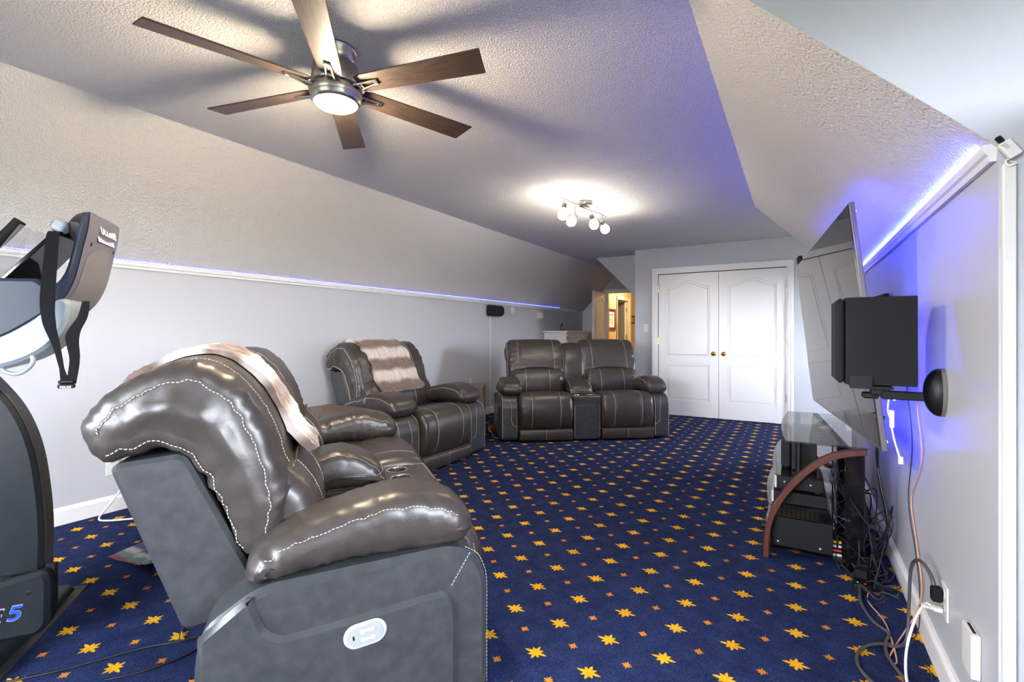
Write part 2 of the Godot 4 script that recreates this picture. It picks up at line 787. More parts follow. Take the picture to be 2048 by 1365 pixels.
func _ready() -> void:
	# camera
	var cam := Camera3D.new()
	cam.name = "camera"
	var near := 0.05
	cam.set_frustum(near * 2.0 * 682.5 / 960.42, Vector2(0, -near * 14.52 / 960.42), near, 60.0)
	cam.position = Vector3(0, 1.1827, 0)
	cam.rotation.y = 0.5332
	add_child(cam)
	cam.current = true
	# sky and exposure
	var we := WorldEnvironment.new()
	we.name = "environment"
	var env := Environment.new()
	var sm := ProceduralSkyMaterial.new()
	sm.sky_top_color = Color(0.88, 0.92, 0.98)
	sm.sky_horizon_color = Color(0.95, 0.96, 0.98)
	sm.ground_horizon_color = Color(0.70, 0.72, 0.70)
	sm.ground_bottom_color = Color(0.42, 0.45, 0.40)
	sm.sky_energy_multiplier = 5.7
	sm.ground_energy_multiplier = 4.0
	var sky := Sky.new()
	sky.sky_material = sm
	env.background_mode = Environment.BG_SKY
	env.sky = sky
	env.tonemap_mode = Environment.TONE_MAPPER_LINEAR
	env.tonemap_exposure = 1.1
	env.sdfgi_enabled = true
	env.ssao_enabled = true
	env.ssil_enabled = true
	we.environment = env
	add_child(we)
	materials()
	shell()
	doors()
	lamps()
	seating()
	tables()
	media()
	wall_things()
	machine()
	small_things()


func omni(called: String, at: Vector3, col: Color, energy: float, size := 0.05, parent: Node3D = self) -> void:
	var l := OmniLight3D.new()
	l.name = called
	l.light_color = col
	l.light_energy = energy
	l.light_size = size
	l.omni_range = 14.0
	l.omni_attenuation = 2.0
	l.shadow_enabled = true
	parent.add_child(l, true)
	l.position = at


func area(called: String, at: Vector3, towards: Vector3, size: Vector2, col: Color, energy: float, parent: Node3D = self) -> void:
	var l := AreaLight3D.new()
	l.name = called
	l.light_color = col
	l.light_energy = energy
	l.area_size = size
	l.area_normalize_energy = true
	l.area_range = 14.0
	l.area_attenuation = 2.0
	l.shadow_enabled = true
	parent.add_child(l, true)
	var up := Vector3.UP if absf(towards.normalized().y) < 0.95 else Vector3(0, 0, 1)
	l.transform = Transform3D(Basis.looking_at(towards, up), at)


# a slab whose polygon is given in (x, y), from z0 to z1
func slab_xy(a: Acc, poly: Array, z0: float, z1: float) -> void:
	a.prism(v2(poly), z1 - z0, Transform3D(Basis(), Vector3(0, 0, z0)))


func span(a: Acc, x0: float, x1: float, y0: float, y1: float, z0: float, z1: float, bev := 0.0) -> void:
	a.box(Vector3((x0 + x1) / 2, (y0 + y1) / 2, (z0 + z1) / 2), Vector3(absf(x1 - x0), absf(y1 - y0), absf(z1 - z0)), bev)


func shell() -> void:
	var a := Acc.new()
	# floor with the carpet print laid out in metres
	var s := 1.0 / (0.2079 * 4.0)
	var f := Acc.new()
	var c := [Vector2(-4.1, 2.8), Vector2(1.9, 2.8), Vector2(1.9, ZB - 0.06), Vector2(-4.1, ZB - 0.06)]
	var q := PackedVector3Array()
	var uv := PackedVector2Array()
	for p in c:
		q.append(Vector3(p.x, 0, p.y))
		uv.append(Vector2((p.x + 0.2056) * s, (p.y + 1.9947) * s))
	f.quad(q[0], q[1], q[2], q[3], uv)
	span(f, -4.1, 1.9, -0.12, -0.001, ZB - 0.06, 2.8)
	struct("floor", f, M.carpet, "navy carpet printed with yellow stars in rows")
	# ceilings
	a = Acc.new()
	span(a, XCL, XCR, HC, HC + 0.1, ZC, ZG + 0.1)
	span(a, XCL, XP, HC, HC + 0.1, ZT, ZC)
	span(a, XCL, -2.84, HC, HC + 0.1, ZB, ZT)
	span(a, XCR, XD + 0.1, HC, HC + 0.1, ZC, ZF)
	span(a, XCR, XD + 0.1, HC, HC + 0.1, ZN, 0.35)
	struct("ceiling", a, M.ceiling, "white textured flat ceiling")
	var k := 0.1
	a = Acc.new()
	slab_xy(a, [[XL, YK], [XCL, HC], [XCL, HC + 0.14], [XL - k, YK + 0.04]], ZB, ZG + 0.1)
	struct("wall_slope_left", a, M.ceiling, "textured sloped ceiling over the left knee wall")
	a = Acc.new()
	for z in [[ZF + 0.0006, ZN - 0.0006], [0.3506, ZG + 0.1]]:
		slab_xy(a, [[XR, YK], [XCR, HC], [XCR, HC + 0.14], [XR + k, YK + 0.04]], z[0], z[1])
	struct("wall_slope_right", a, M.ceiling, "textured sloped ceiling over the right knee wall")
	a = Acc.new()
	slab_xy(a, [[-2.84, HC], [XP, HC - 0.767], [XP, HC + 0.1], [-2.84, HC + 0.1]], ZB, ZT)
	struct("wall_gable_passage", a, M.wall, "grey triangular gable above the passage")
	# knee walls
	a = Acc.new()
	span(a, XL - 0.1, XL, -0.1, YK + 0.02, ZB, ZG + 0.1)
	struct("wall_left", a, M.wall, "grey painted left knee wall")
	a = Acc.new()
	for z in [[ZF + 0.0006, ZN - 0.0006], [0.3506, ZG + 0.1]]:
		span(a, XR, XR + 0.1, -0.1, YK + 0.02, z[0], z[1])
	struct("wall_right", a, M.satin_wall, "grey painted right knee wall behind the television")
	# dormers
	a = Acc.new()
	var cheek := [[XR + 0.0006, -0.1], [XD + 0.05, -0.1], [XD + 0.05, HC + 0.05], [XCR + 0.0006, HC + 0.05], [XCR + 0.0006, HC + 0.0003], [XR + 0.0006, YK + 0.0006]]
	slab_xy(a, cheek, ZN - 0.06, ZN)
	slab_xy(a, cheek, 0.35, 0.41)
	struct("wall_dormer_near", a, M.wall, "smooth grey cheek wall of the near dormer")
	a = Acc.new()
	slab_xy(a, cheek, ZF, ZF + 0.06)
	struct("wall_dormer_far", a, M.wall, "smooth grey cheek wall of the far dormer")
	dormer_end("wall_dormer_end_near", "window_1", ZN, 0.35, Vector2(-1.0, 0.25), Vector2(0.85, 2.2))
	dormer_end("wall_dormer_end_far", "window_2", ZC, ZF, Vector2(-6.65, -5.75), Vector2(0.85, 2.05))
	# gable wall behind the camera with its window
	a = Acc.new()
	span(a, XL - 0.1, -3.1, -0.1, HC + 0.1, ZG, ZG + 0.1)
	span(a, -0.5, XD + 0.1, -0.1, HC + 0.1, ZG, ZG + 0.1)
	span(a, -3.1, -0.5, -0.1, 0.75, ZG, ZG + 0.1)
	span(a, -3.1, -0.5, 2.1, HC + 0.1, ZG, ZG + 0.1)
	struct("wall_gable", a, M.wall, "grey gable wall with a wide window")
	window("window_3", Vector3(-1.8, 1.425, ZG + 0.05), Vector2(2.6, 1.35), 0.0)
	# closet wall with the opening of the double doors
	a = Acc.new()
	span(a, XP, -1.745, -0.1, HC + 0.05, ZC - 0.1, ZC)
	span(a, -0.085, XD + 0.1, -0.1, HC + 0.05, ZC - 0.1, ZC)
	span(a, -1.745, -0.085, 2.055, HC + 0.05, ZC - 0.1, ZC)
	struct("wall_closet", a, M.wall, "grey wall round the white closet doors")
	a = Acc.new()
	span(a, XP, XP + 0.1, -0.1, HC + 0.05, ZB, ZC - 0.1)
	struct("wall_passage", a, M.wall, "grey side wall of the passage")
	a = Acc.new()
	span(a, -1.9, 0.2, -0.1, 2.3, ZC - 0.72, ZC - 0.66)
	span(a, -1.9, -1.85, -0.1, 2.3, ZC - 0.66, ZC - 0.1)
	span(a, 0.15, 0.2, -0.1, 2.3, ZC - 0.66, ZC - 0.1)
	span(a, -1.9, 0.2, 2.3, 2.36, ZC - 0.72, ZC - 0.1)
	struct("wall_closet_back", a, M.wall, "back of the closet")
	# back wall with the hall door's opening
	a = Acc.new()
	span(a, XL - 0.1, -3.36, -0.1, HC + 0.1, ZB - 0.1, ZB)
	span(a, -2.58, XP + 0.1, -0.1, HC + 0.1, ZB - 0.1, ZB)
	span(a, -3.36, -2.58, 2.03, HC + 0.1, ZB - 0.1, ZB)
	struct("wall_back", a, M.wall, "grey back wall round the hall doorway")
	# hall behind it
	a = Acc.new()
	span(a, -3.9, -3.8, 0, HC, -11.58, ZB - 0.1)
	span(a, -3.9, -3.8, 0, HC, -12.75, -12.5)
	span(a, -3.9, -3.8, 2.04, HC, -12.5, -11.58)
	span(a, -5.6, -1.2, 0, HC, -14.1, -14.0)
	span(a, -2.2, -2.1, 0, HC, -14.0, ZB - 0.1)
	span(a, -5.7, -5.6, 0, HC, -14.0, -11.0)
	span(a, -5.6, -3.9, 0, HC, -11.1, -11.0)
	struct("wall_hall", a, M.yellow, "warm yellow walls of the hall beyond the door")
	a = Acc.new()
	span(a, -5.7, -2.1, HC, HC + 0.1, -14.1, ZB - 0.1)
	struct("ceiling_hall", a, M.white, "white ceiling of the hall")
	a = Acc.new()
	span(a, -5.7, -2.1, -0.1, 0, -14.1, ZB - 0.06)
	struct("floor_hall", a, mat("hall_floor", rgb(150, 110, 70), 0.4), "wooden floor of the hall")
	# baseboards
	var bp := [[0, 0], [0.014, 0], [0.014, 0.085], [0.010, 0.095], [0.006, 0.098], [0.004, 0.108], [0, 0.108]]
	a = Acc.new()
	a.prism(v2(bp), ZG - ZB, Transform3D(Basis(), Vector3(XL, 0, ZB)))
	struct("baseboard_left", a, M.white, "white baseboard along the left wall")
	a = Acc.new()
	a.prism(v2(bp), ZN - ZF, Transform3D(Basis(Vector3.UP, PI), Vector3(XR, 0, ZN)))
	a.prism(v2(bp), ZG - 0.35, Transform3D(Basis(Vector3.UP, PI), Vector3(XR, 0, ZG)))
	struct("baseboard_right", a, M.white, "white baseboard along the right wall")
	a = Acc.new()
	a.prism(v2(bp), 0.24, Transform3D(Basis(Vector3.UP, -PI / 2), Vector3(-1.83, 0, ZC)))
	a.prism(v2(bp), 1.7, Transform3D(Basis(Vector3.UP, -PI / 2), Vector3(XD, 0, ZC)))
	struct("baseboard_closet", a, M.white, "white baseboard beside the closet")
	# moulding that carries the light strips
	var tp := [[0, 0], [0.012, 0.0], [0.015, 0.008], [0.015, 0.016], [0.022, 0.022], [0.024, 0.030], [0.024, 0.044], [0, 0.044]]
	a = Acc.new()
	a.prism(v2(tp), ZG + 9.2, Transform3D(Basis(), Vector3(XL, 1.626, -9.2)))
	struct("trim_1", a, M.white, "white moulding along the top of the left knee wall")
	a = Acc.new()
	a.prism(v2(tp), ZN - 0.012 - ZF, Transform3D(Basis(Vector3.UP, PI), Vector3(XR, 1.618, ZN - 0.012)))
	struct("trim_2", a, M.white, "white moulding along the top of the right knee wall")


func dormer_end(called: String, win: String, z0: float, z1: float, wz: Vector2, wy: Vector2) -> void:
	var a := Acc.new()
	span(a, XD, XD + 0.1, -0.1, HC + 0.1, z0, wz.x)
	span(a, XD, XD + 0.1, -0.1, HC + 0.1, wz.y, z1)
	span(a, XD, XD + 0.1, -0.1, wy.x, wz.x, wz.y)
	span(a, XD, XD + 0.1, wy.y, HC + 0.1, wz.x, wz.y)
	struct(called, a, M.wall, "grey end wall of a dormer with its window")
	window(win, Vector3(XD + 0.05, (wy.x + wy.y) / 2, (wz.x + wz.y) / 2), Vector2(wz.y - wz.x, wy.y - wy.x), PI / 2)


func window(called: String, at: Vector3, size: Vector2, turn: float) -> void:
	var o := Node3D.new()
	o.name = called
	add_child(o)
	o.position = at
	o.rotation.y = turn
	o.set_meta("kind", "structure")
	var a := Acc.new()
	var w := size.x / 2
	var h := size.y / 2
	span(a, -w, -w + 0.05, -h, h, -0.03, 0.03)
	span(a, w - 0.05, w, -h, h, -0.03, 0.03)
	span(a, -w + 0.05, w - 0.05, -h, -h + 0.05, -0.03, 0.03)
	span(a, -w + 0.05, w - 0.05, h - 0.05, h, -0.03, 0.03)
	span(a, -w + 0.05, w - 0.05, -0.02, 0.02, -0.02, 0.02)
	part("window_frame", a, M.white, o)
	for k in 2:
		a = Acc.new()
		var y0 := -h + 0.05 if k == 0 else 0.02
		var y1 := -0.02 if k == 0 else h - 0.05
		a.quad(Vector3(-w + 0.05, y0, 0), Vector3(w - 0.05, y0, 0), Vector3(w - 0.05, y1, 0), Vector3(-w + 0.05, y1, 0))
		part("pane", a, M.glass, o)


# ---------------------------------------------------------------- doors and casings
# leaf with two moulded panels, local x from 0 to w, front face at z 0 looking to +z
func door_leaf(o: Node3D, w: float, h: float, m: Material) -> void:
	var a := Acc.new()
	var sx := w * 0.138
	var px0 := sx
	var px1 := w - sx
	var y_top := h - 0.19
	var y_mid1 := h - 1.19
	var y_mid0 := h - 1.285
	var y_low := h - 1.81
	span(a, 0, w, 0, h, -0.036, -0.006)
	span(a, 0, px0, 0, h, -0.012, 0.0)
	span(a, px1, w, 0, h, -0.012, 0.0)
	span(a, px0, px1, 0, y_low, -0.012, 0.0)
	span(a, px0, px1, y_mid0, y_mid1, -0.012, 0.0)
	var top := arch(px0, px1, y_top, 0.085)
	var rail := top.duplicate()
	rail.append(Vector2(px1, h))
	rail.append(Vector2(px0, h))
	a.prism(rail, 0.012, Transform3D(Basis(), Vector3(0, 0, -0.012)))
	part("leaf", a, m, o)
	var g := 0.026
	for k in 2:
		a = Acc.new()
		var poly := PackedVector2Array()
		if k == 0:
			poly = v2([[px0 + g, y_low + g], [px1 - g, y_low + g], [px1 - g, y_mid0 - g], [px0 + g, y_mid0 - g]])
		else:
			poly = v2([[px1 - g, y_mid1 + g], [px0 + g, y_mid1 + g]])
			poly.append_array(arch(px0 + g, px1 - g, y_top - g, 0.085))
		for i in poly.size():
			poly[i] = poly[i]
		a.prism(poly, 0.012, Transform3D(Basis(), Vector3(0, 0, -0.0135)), 0.0115)
		part("panel", a, m, o)
		a = Acc.new()
		# moulded bead round the panel
		var loop := PackedVector3Array()
		var bead := v2([[px0, y_low], [px1, y_low], [px1, y_mid0], [px0, y_mid0]]) if k == 0 else v2([[px1, y_mid1], [px0, y_mid1]])
		if k == 1:
			bead.append_array(arch(px0, px1, y_top, 0.085))
		for p in bead:
			loop.append(Vector3(p.x, p.y, -0.0035))
		a.tube(loop, 0.005, 6, true)
		part("bead", a, m, o)


func arch(x0: float, x1: float, y: float, rise: float) -> PackedVector2Array:
	var o := PackedVector2Array()
	for i in 25:
		var t := i / 24.0
		var u := absf(t - 0.5) * 2.0
		# flat shoulders that sweep up into a rounded crown
		var k := 0.0 if u > 0.94 else 0.5 + 0.5 * cos(PI * u / 0.94)
		o.append(Vector2(lerpf(x0, x1, t), y + rise * k))
	return o


func knob(o: Node3D, at: Vector3) -> void:
	var a := Acc.new()
	a.lathe(v2([[0.0005, 0.0], [0.030, 0.0], [0.031, 0.004], [0.026, 0.008], [0.013, 0.011], [0.011, 0.025], [0.016, 0.032], [0.026, 0.040], [0.029, 0.050], [0.025, 0.060], [0.012, 0.065], [0.0005, 0.066]]), 24, Transform3D(Basis(Vector3.RIGHT, PI / 2), at))
	part("knob", a, M.brass, o)


func casing(called: String, label: String, x0: float, x1: float, top: float, z: float, w := 0.082) -> Node3D:
	var o := Node3D.new()
	o.name = called
	o.set_meta("kind", "structure")
	o.set_meta("label", label)
	add_child(o)
	for k in 3:
		var a := Acc.new()
		for lay in [[0.0, w, 0.010], [0.018, w, 0.016], [0.050, w, 0.022]]:
			var i: float = lay[0]
			var d: float = lay[2]
			if k == 0:
				a.prism(v2([[x0 - w, 0], [x0 - i, 0], [x0 - i, top + i], [x0 - w, top + w]]), d, Transform3D(Basis(), Vector3(0, 0, z)))
			elif k == 1:
				a.prism(v2([[x1 + i, 0], [x1 + w, 0], [x1 + w, top + w], [x1 + i, top + i]]), d, Transform3D(Basis(), Vector3(0, 0, z)))
			else:
				a.prism(v2([[x0 - i, top + i], [x1 + i, top + i], [x1 + w, top + w], [x0 - w, top + w]]), d, Transform3D(Basis(), Vector3(0, 0, z)))
		part(["side_casing", "side_casing", "head_casing"][k], a, M.white, o)
	return o


func doors() -> void:
	casing("trim_3", "white stepped casing round the closet doors", -1.731, -0.098, 2.052, ZC)
	for k in 2:
		var o := Node3D.new()
		o.name = "door_%d" % (k + 1)
		o.set_meta("kind", "structure")
		o.set_meta("label", "white closet door with an arched panel and a brass knob, %s leaf" % ["left", "right"][k])
		add_child(o)
		var w := 0.811
		var x := -1.725 if k == 0 else -0.909
		o.position = Vector3(x, 0.012, ZC - 0.008)
		door_leaf(o, w, 2.03, M.white)
		knob(o, Vector3(w - 0.062 if k == 0 else 0.062, 0.895, 0.0))
		for y in [1.83, 1.075, 0.33]:
			var a := Acc.new()
			var hx := -0.004 if k == 0 else w + 0.004
			a.tube(v3([[hx, y - 0.057, 0.006], [hx, y + 0.045, 0.006]]), 0.0075, 10)
			a.box(Vector3(hx, y - 0.006, 0.001), Vector3(0.022, 0.1, 0.003))
			part("hinge", a, M.brass, o)
	# hall door, swung open towards the room
	casing("trim_4", "white casing of the hall doorway", -3.345, -2.595, 2.015, ZB)
	var d := Node3D.new()
	d.name = "door_3"
	d.set_meta("kind", "structure")
	d.set_meta("label", "white panelled hall door standing open")
	add_child(d)
	# its panelled face looks to +x
	d.transform = Transform3D(Basis(Vector3(-0.03, 0, -1).normalized(), Vector3.UP, Vector3(1, 0, -0.03).normalized()), Vector3(-3.355, 0.012, ZB + 0.80))
	door_leaf(d, 0.76, 2.015, M.white)
	knob(d, Vector3(0.065, 0.9, 0.0))
	# inner hall door and its casing on the yellow wall
	var c := casing("trim_5", "white casing of the inner hall door", 0.0, 0.92, 2.04, 0.0)
	c.transform = Transform3D(Basis(Vector3.UP, PI / 2), Vector3(-3.8, 0, -11.58))
	d = Node3D.new()
	d.name = "door_4"
	d.set_meta("kind", "structure")
	d.set_meta("label", "inner hall door standing ajar")
	add_child(d)
	d.transform = Transform3D(Basis(Vector3.UP, PI / 2 + 0.9), Vector3(-3.86, 0.012, -12.46))
	door_leaf(d, 0.86, 2.02, M.white)
	for y in [1.8, 1.1, 0.3]:
		var a := Acc.new()
		a.box(Vector3(0.0, y, 0.012), Vector3(0.05, 0.1, 0.02), 0.003)
		part("hinge", a, M.brass, d)


# ---------------------------------------------------------------- lamps
func lamps() -> void:
	fan()
	track_light()
	led_strips()
	hall_lamp()


func wood_material(key: String, dark: Color, pale: Color, scale: Vector3) -> StandardMaterial3D:
	if mats.has(key):
		return mats[key]
	var t := noise_tex(512, 0.02, 5, FastNoiseLite.TYPE_SIMPLEX_SMOOTH, ramp([[0.0, dark], [0.45, dark.lerp(pale, 0.45)], [0.55, dark.lerp(pale, 0.3)], [1.0, pale]]), false, 1.0, 33)
	return mat(key, Color(1, 1, 1), 0.45, 0.0, {"albedo_texture": t, "uv1_triplanar": true, "uv1_scale": scale})


func fan() -> void:
	var o := thing("ceiling_fan", "six-blade ceiling fan of dark wood and brushed nickel with a glowing warm light", "ceiling fan", Vector3(-1.74, 0, -1.425))
	var a := Acc.new()
	a.lathe(v2([[0.001, HC], [0.086, HC], [0.088, HC - 0.006], [0.086, HC - 0.014], [0.080, HC - 0.018], [0.078, HC - 0.040], [0.068, HC - 0.062], [0.05, HC - 0.068], [0.001, HC - 0.068]]), 40)
	part("canopy", a, M.steel, o)
	a = Acc.new()
	a.lathe(v2([[0.05, HC - 0.06], [0.082, HC - 0.066], [0.094, HC - 0.075], [0.102, 2.30], [0.104, 2.275], [0.098, 2.262], [0.06, 2.258]]), 40)
	part("motor_housing", a, M.steel, o)
	a = Acc.new()
	a.lathe(v2([[0.03, 2.262], [0.110, 2.258], [0.113, 2.250], [0.112, 2.232], [0.108, 2.226], [0.108, 2.222], [0.104, 2.205], [0.096, 2.194], [0.090, 2.193], [0.090, 2.205]]), 48)
	part("light_ring", a, M.steel, o)
	a = Acc.new()
	a.lathe(v2([[0.0905, 2.200], [0.088, 2.188], [0.075, 2.180], [0.05, 2.175], [0.02, 2.173], [0.0005, 2.1725]]), 40)
	part("lamp_lens", a, mat("fan_lens_glow", rgb(255, 240, 215), 0.4, 0.0, {"emission_enabled": true, "emission": Color(1.0, 0.80, 0.50), "emission_energy_multiplier": 10.0}), o)
	omni("fan_light", Vector3(0, 2.187, 0), Color(1.0, 0.91, 0.78), FAN_E, 0.09, o)
	var wood := wood_material("fan_blade_wood", rgb(42, 32, 26), rgb(108, 90, 78), Vector3(0.7, 9.0, 9.0))
	for k in 6:
		var b := Node3D.new()
		b.name = "blade"
		o.add_child(b, true)
		var ang := deg_to_rad(-11.9 + 60.0 * k)
		# local x outwards, pitched about its own length
		b.transform = Transform3D(Basis(Vector3.UP, -ang) * Basis(Vector3.RIGHT, deg_to_rad(-13)), Vector3(0, 2.262, 0))
		a = Acc.new()
		var poly := PackedVector2Array()
		poly.append_array(round_poly([[0.118, -0.042], [0.15, -0.050], [0.682, -0.068], [0.702, 0.058], [0.15, 0.050], [0.118, 0.042]], 0.006, 2))
		a.prism(poly, 0.007, Transform3D(Basis(Vector3.RIGHT, PI / 2), Vector3(0, 0.0035, 0)), 0.002)
		part("board", a, wood, b)
		a = Acc.new()
		# nickel bracket: an open loop bent down to the hub
		var lp := [[0.085, -0.016, -0.018], [0.12, -0.016, -0.018], [0.15, -0.012, -0.014], [0.19, -0.007, -0.011], [0.212, -0.007, -0.011], [0.212, -0.007, 0.011], [0.19, -0.007, 0.011], [0.15, -0.012, 0.014], [0.12, -0.016, 0.018], [0.085, -0.016, 0.018]]
		a.tube(v3(lp), 0.0055, 6)
		a.box(Vector3(0.205, -0.006, 0), Vector3(0.022, 0.008, 0.03), 0.003)
		a.box(Vector3(0.138, -0.012, 0), Vector3(0.012, 0.006, 0.03), 0.002)
		part("bracket", a, M.steel, b)


func track_light() -> void:
	var o := thing("track_light", "ceiling track light with four glowing frosted heads on a wavy nickel bar", "track light", Vector3(-1.71, 0, -4.262))
	var a := Acc.new()
	a.lathe(v2([[0.001, HC], [0.062, HC], [0.064, HC - 0.004], [0.064, HC - 0.030], [0.058, HC - 0.040], [0.02, HC - 0.046], [0.001, HC - 0.046]]), 36)
	part("canopy", a, M.steel, o)
	for k in 2:
		a = Acc.new()
		var s := 1.0 if k == 0 else -1.0
		a.tube(spline3([[-0.045 * s, 2.375, 0.43 * s], [-0.040 * s, 2.375, 0.28 * s], [-0.010 * s, 2.375, 0.12 * s], [0.02 * s, 2.375, 0.02 * s], [0.03 * s, 2.375, -0.05 * s]]), 0.0055, 8)
		a.tube(v3([[0.0, 2.375, 0.01 * s], [0.0, 2.395, 0.01 * s]]), 0.008, 8)
		part("bar", a, M.steel, o)
	var glow := mat("track_bulb_glow", rgb(255, 255, 250), 0.3, 0.0, {"emission_enabled": true, "emission": Color(1.0, 0.96, 0.90), "emission_energy_multiplier": 3.0})
	var heads := [[Vector3(-1.765, 2.375, -3.90), Vector3(-0.10, -1, 0.10), 0.0], [Vector3(-1.745, 2.375, -4.10), Vector3(-0.15, -0.75, 0.85), 0.06], [Vector3(-1.70, 2.375, -4.40), Vector3(0.1, -0.9, -0.5), 0.0], [Vector3(-1.665, 2.375, -4.60), Vector3(0.1, -0.75, -0.75), 0.02]]
	for h in heads:
		var top: Vector3 = h[0] - o.position
		var dir: Vector3 = h[1].normalized()
		var hd := Node3D.new()
		hd.name = "lamp_head"
		o.add_child(hd, true)
		var joint := top + Vector3(0, -0.055 - h[2], 0)
		a = Acc.new()
		a.tube(v3([top, joint]), 0.005, 8)
		part("stem", a, M.steel, hd)
		var y := -dir
		var x := y.cross(Vector3(0.3, 0.2, 0.9)).normalized()
		var bs := Basis(x, y, x.cross(y))
		a = Acc.new()
		a.lathe(v2([[0.001, 0.018], [0.020, 0.018], [0.022, 0.014], [0.022, -0.020], [0.017, -0.026], [0.001, -0.026]]), 20, Transform3D(bs, joint))
		part("socket", a, M.steel, hd)
		a = Acc.new()
		a.lathe(v2([[0.018, -0.022], [0.026, -0.034], [0.038, -0.052], [0.046, -0.075], [0.045, -0.098], [0.034, -0.118], [0.016, -0.129], [0.0005, -0.131]]), 24, Transform3D(bs, joint))
		part("lamp_shade", a, glow, hd)
		omni("track_bulb_light", joint - y * 0.082, Color(1.0, 0.95, 0.88), TRACK_E, 0.04, hd)


func led_strips() -> void:
	var blue := mat("blue_led_glow", Color(0.4, 0.5, 1.0), 0.4, 0.0, {"emission_enabled": true, "emission": Color(0.42, 0.52, 1.0), "emission_energy_multiplier": 4.0})
	var a := Acc.new()
	span(a, XL + 0.006, XL + 0.018, 1.6702, 1.6732, -8.45, ZG - 0.02)
	span(a, XL + 0.006, XL + 0.018, 1.6702, 1.6732, -8.60, -8.52)
	span(a, XL + 0.006, XL + 0.018, 1.6702, 1.6732, -8.86, -8.66)
	var o := single("led_light_strip", a, blue, "blue glowing light strip lying on the moulding of the left wall", "light strip", "blue light strips")
	area("left_strip_light", Vector3(XL + 0.020, 1.676, -2.9), Vector3(0.25, 1, 0), Vector2(0.012, 11.0), Color(0.24, 0.29, 1.0), LED_L, o)
	a = Acc.new()
	span(a, XR - 0.018, XR - 0.006, 1.6622, 1.6652, ZF + 0.05, ZN - 0.03)
	o = single("led_light_strip", a, blue, "blue glowing light strip lying on the moulding of the right wall above the television", "light strip", "blue light strips")
	area("right_strip_light", Vector3(XR - 0.020, 1.668, (ZF + ZN) / 2), Vector3(-0.25, 1, 0), Vector2(0.012, 3.5), Color(0.24, 0.30, 1.0), LED_R, o)


func hall_lamp() -> void:
	var o := thing("hall_ceiling_lamp", "small white dome lamp on the ceiling of the yellow hall", "ceiling lamp", Vector3(-3.05, 0, -11.4))
	var a := Acc.new()
	a.lathe(v2([[0.001, HC], [0.13, HC], [0.13, HC - 0.02], [0.12, HC - 0.024]]), 28)
	part("base", a, M.white, o)
	a = Acc.new()
	a.lathe(v2([[0.12, HC - 0.022], [0.115, HC - 0.05], [0.08, HC - 0.08], [0.03, HC - 0.095], [0.0005, HC - 0.097]]), 28)
	part("lamp_dome", a, mat("hall_lamp_glow", rgb(255, 245, 225), 0.4, 0.0, {"emission_enabled": true, "emission": Color(1, 0.9, 0.7), "emission_energy_multiplier": 2.5}), o)
	omni("hall_light", Vector3(0, HC - 0.06, 0), Color(1.0, 0.92, 0.78), 1.8, 0.05, o)


# ---------------------------------------------------------------- end tables
func tables() -> void:
	var spots := [[Vector3(-3.09, 0, -2.425), 0.0, "square wooden end table between the foreground loveseat and the wide recliner"], [Vector3(-3.22, 0, -4.375), 0.50, "square wooden end table between the wide recliner and the far loveseat"]]
	var wood := wood_material("table_wood", rgb(74, 60, 50), rgb(138, 120, 104), Vector3(8.0, 8.0, 0.8))
	for s in spots:
		var o := thing("end_table", s[2], "end table", s[0], s[1], "wooden end tables")
		var h := 0.6
		var w := 0.235
		# top of four mitred boards
		for k in 4:
			var a := Acc.new()
			var g := 0.0006
			a.prism(v2([[-w + g * 2, -w], [w - g * 2, -w], [0, -g * 2]]), 0.028, Transform3D(Basis(Vector3.UP, k * PI / 2) * Basis(Vector3.RIGHT, -PI / 2), Vector3(0, h - 0.028, 0)), 0.0)
			part("top_board", a, wood, o)
		for sx in [-1.0, 1.0]:
			for sz in [-1.0, 1.0]:
				var a := Acc.new()
				var lx: float = sx * (w - 0.012)
				var lz: float = sz * (w - 0.02)
				# flat bar bent from the rail under the top into the leg
				var pr := PackedVector2Array()
				pr.append_array(v2([[-sx * 0.10, h - 0.029], [0.008 * sx, h - 0.029], [0.008 * sx, 0.0], [-0.018 * sx, 0.0], [-0.018 * sx, h - 0.10]]))
				for i in 6:
					var t := i / 5.0 * PI / 2
					pr.append(Vector2(sx * (-0.018 - 0.045 * (1.0 - cos(t))), h - 0.10 + 0.048 * sin(t)))
				pr.append(Vector2(-sx * 0.10, h - 0.052))
				a.prism(pr, 0.028, Transform3D(Basis(), Vector3(lx, 0, lz - 0.014)))
				part("leg", a, wood, o)


# ---------------------------------------------------------------- television, stand and what stands on it
func media() -> void:
	television()
	wall_speaker()
	tv_stand()


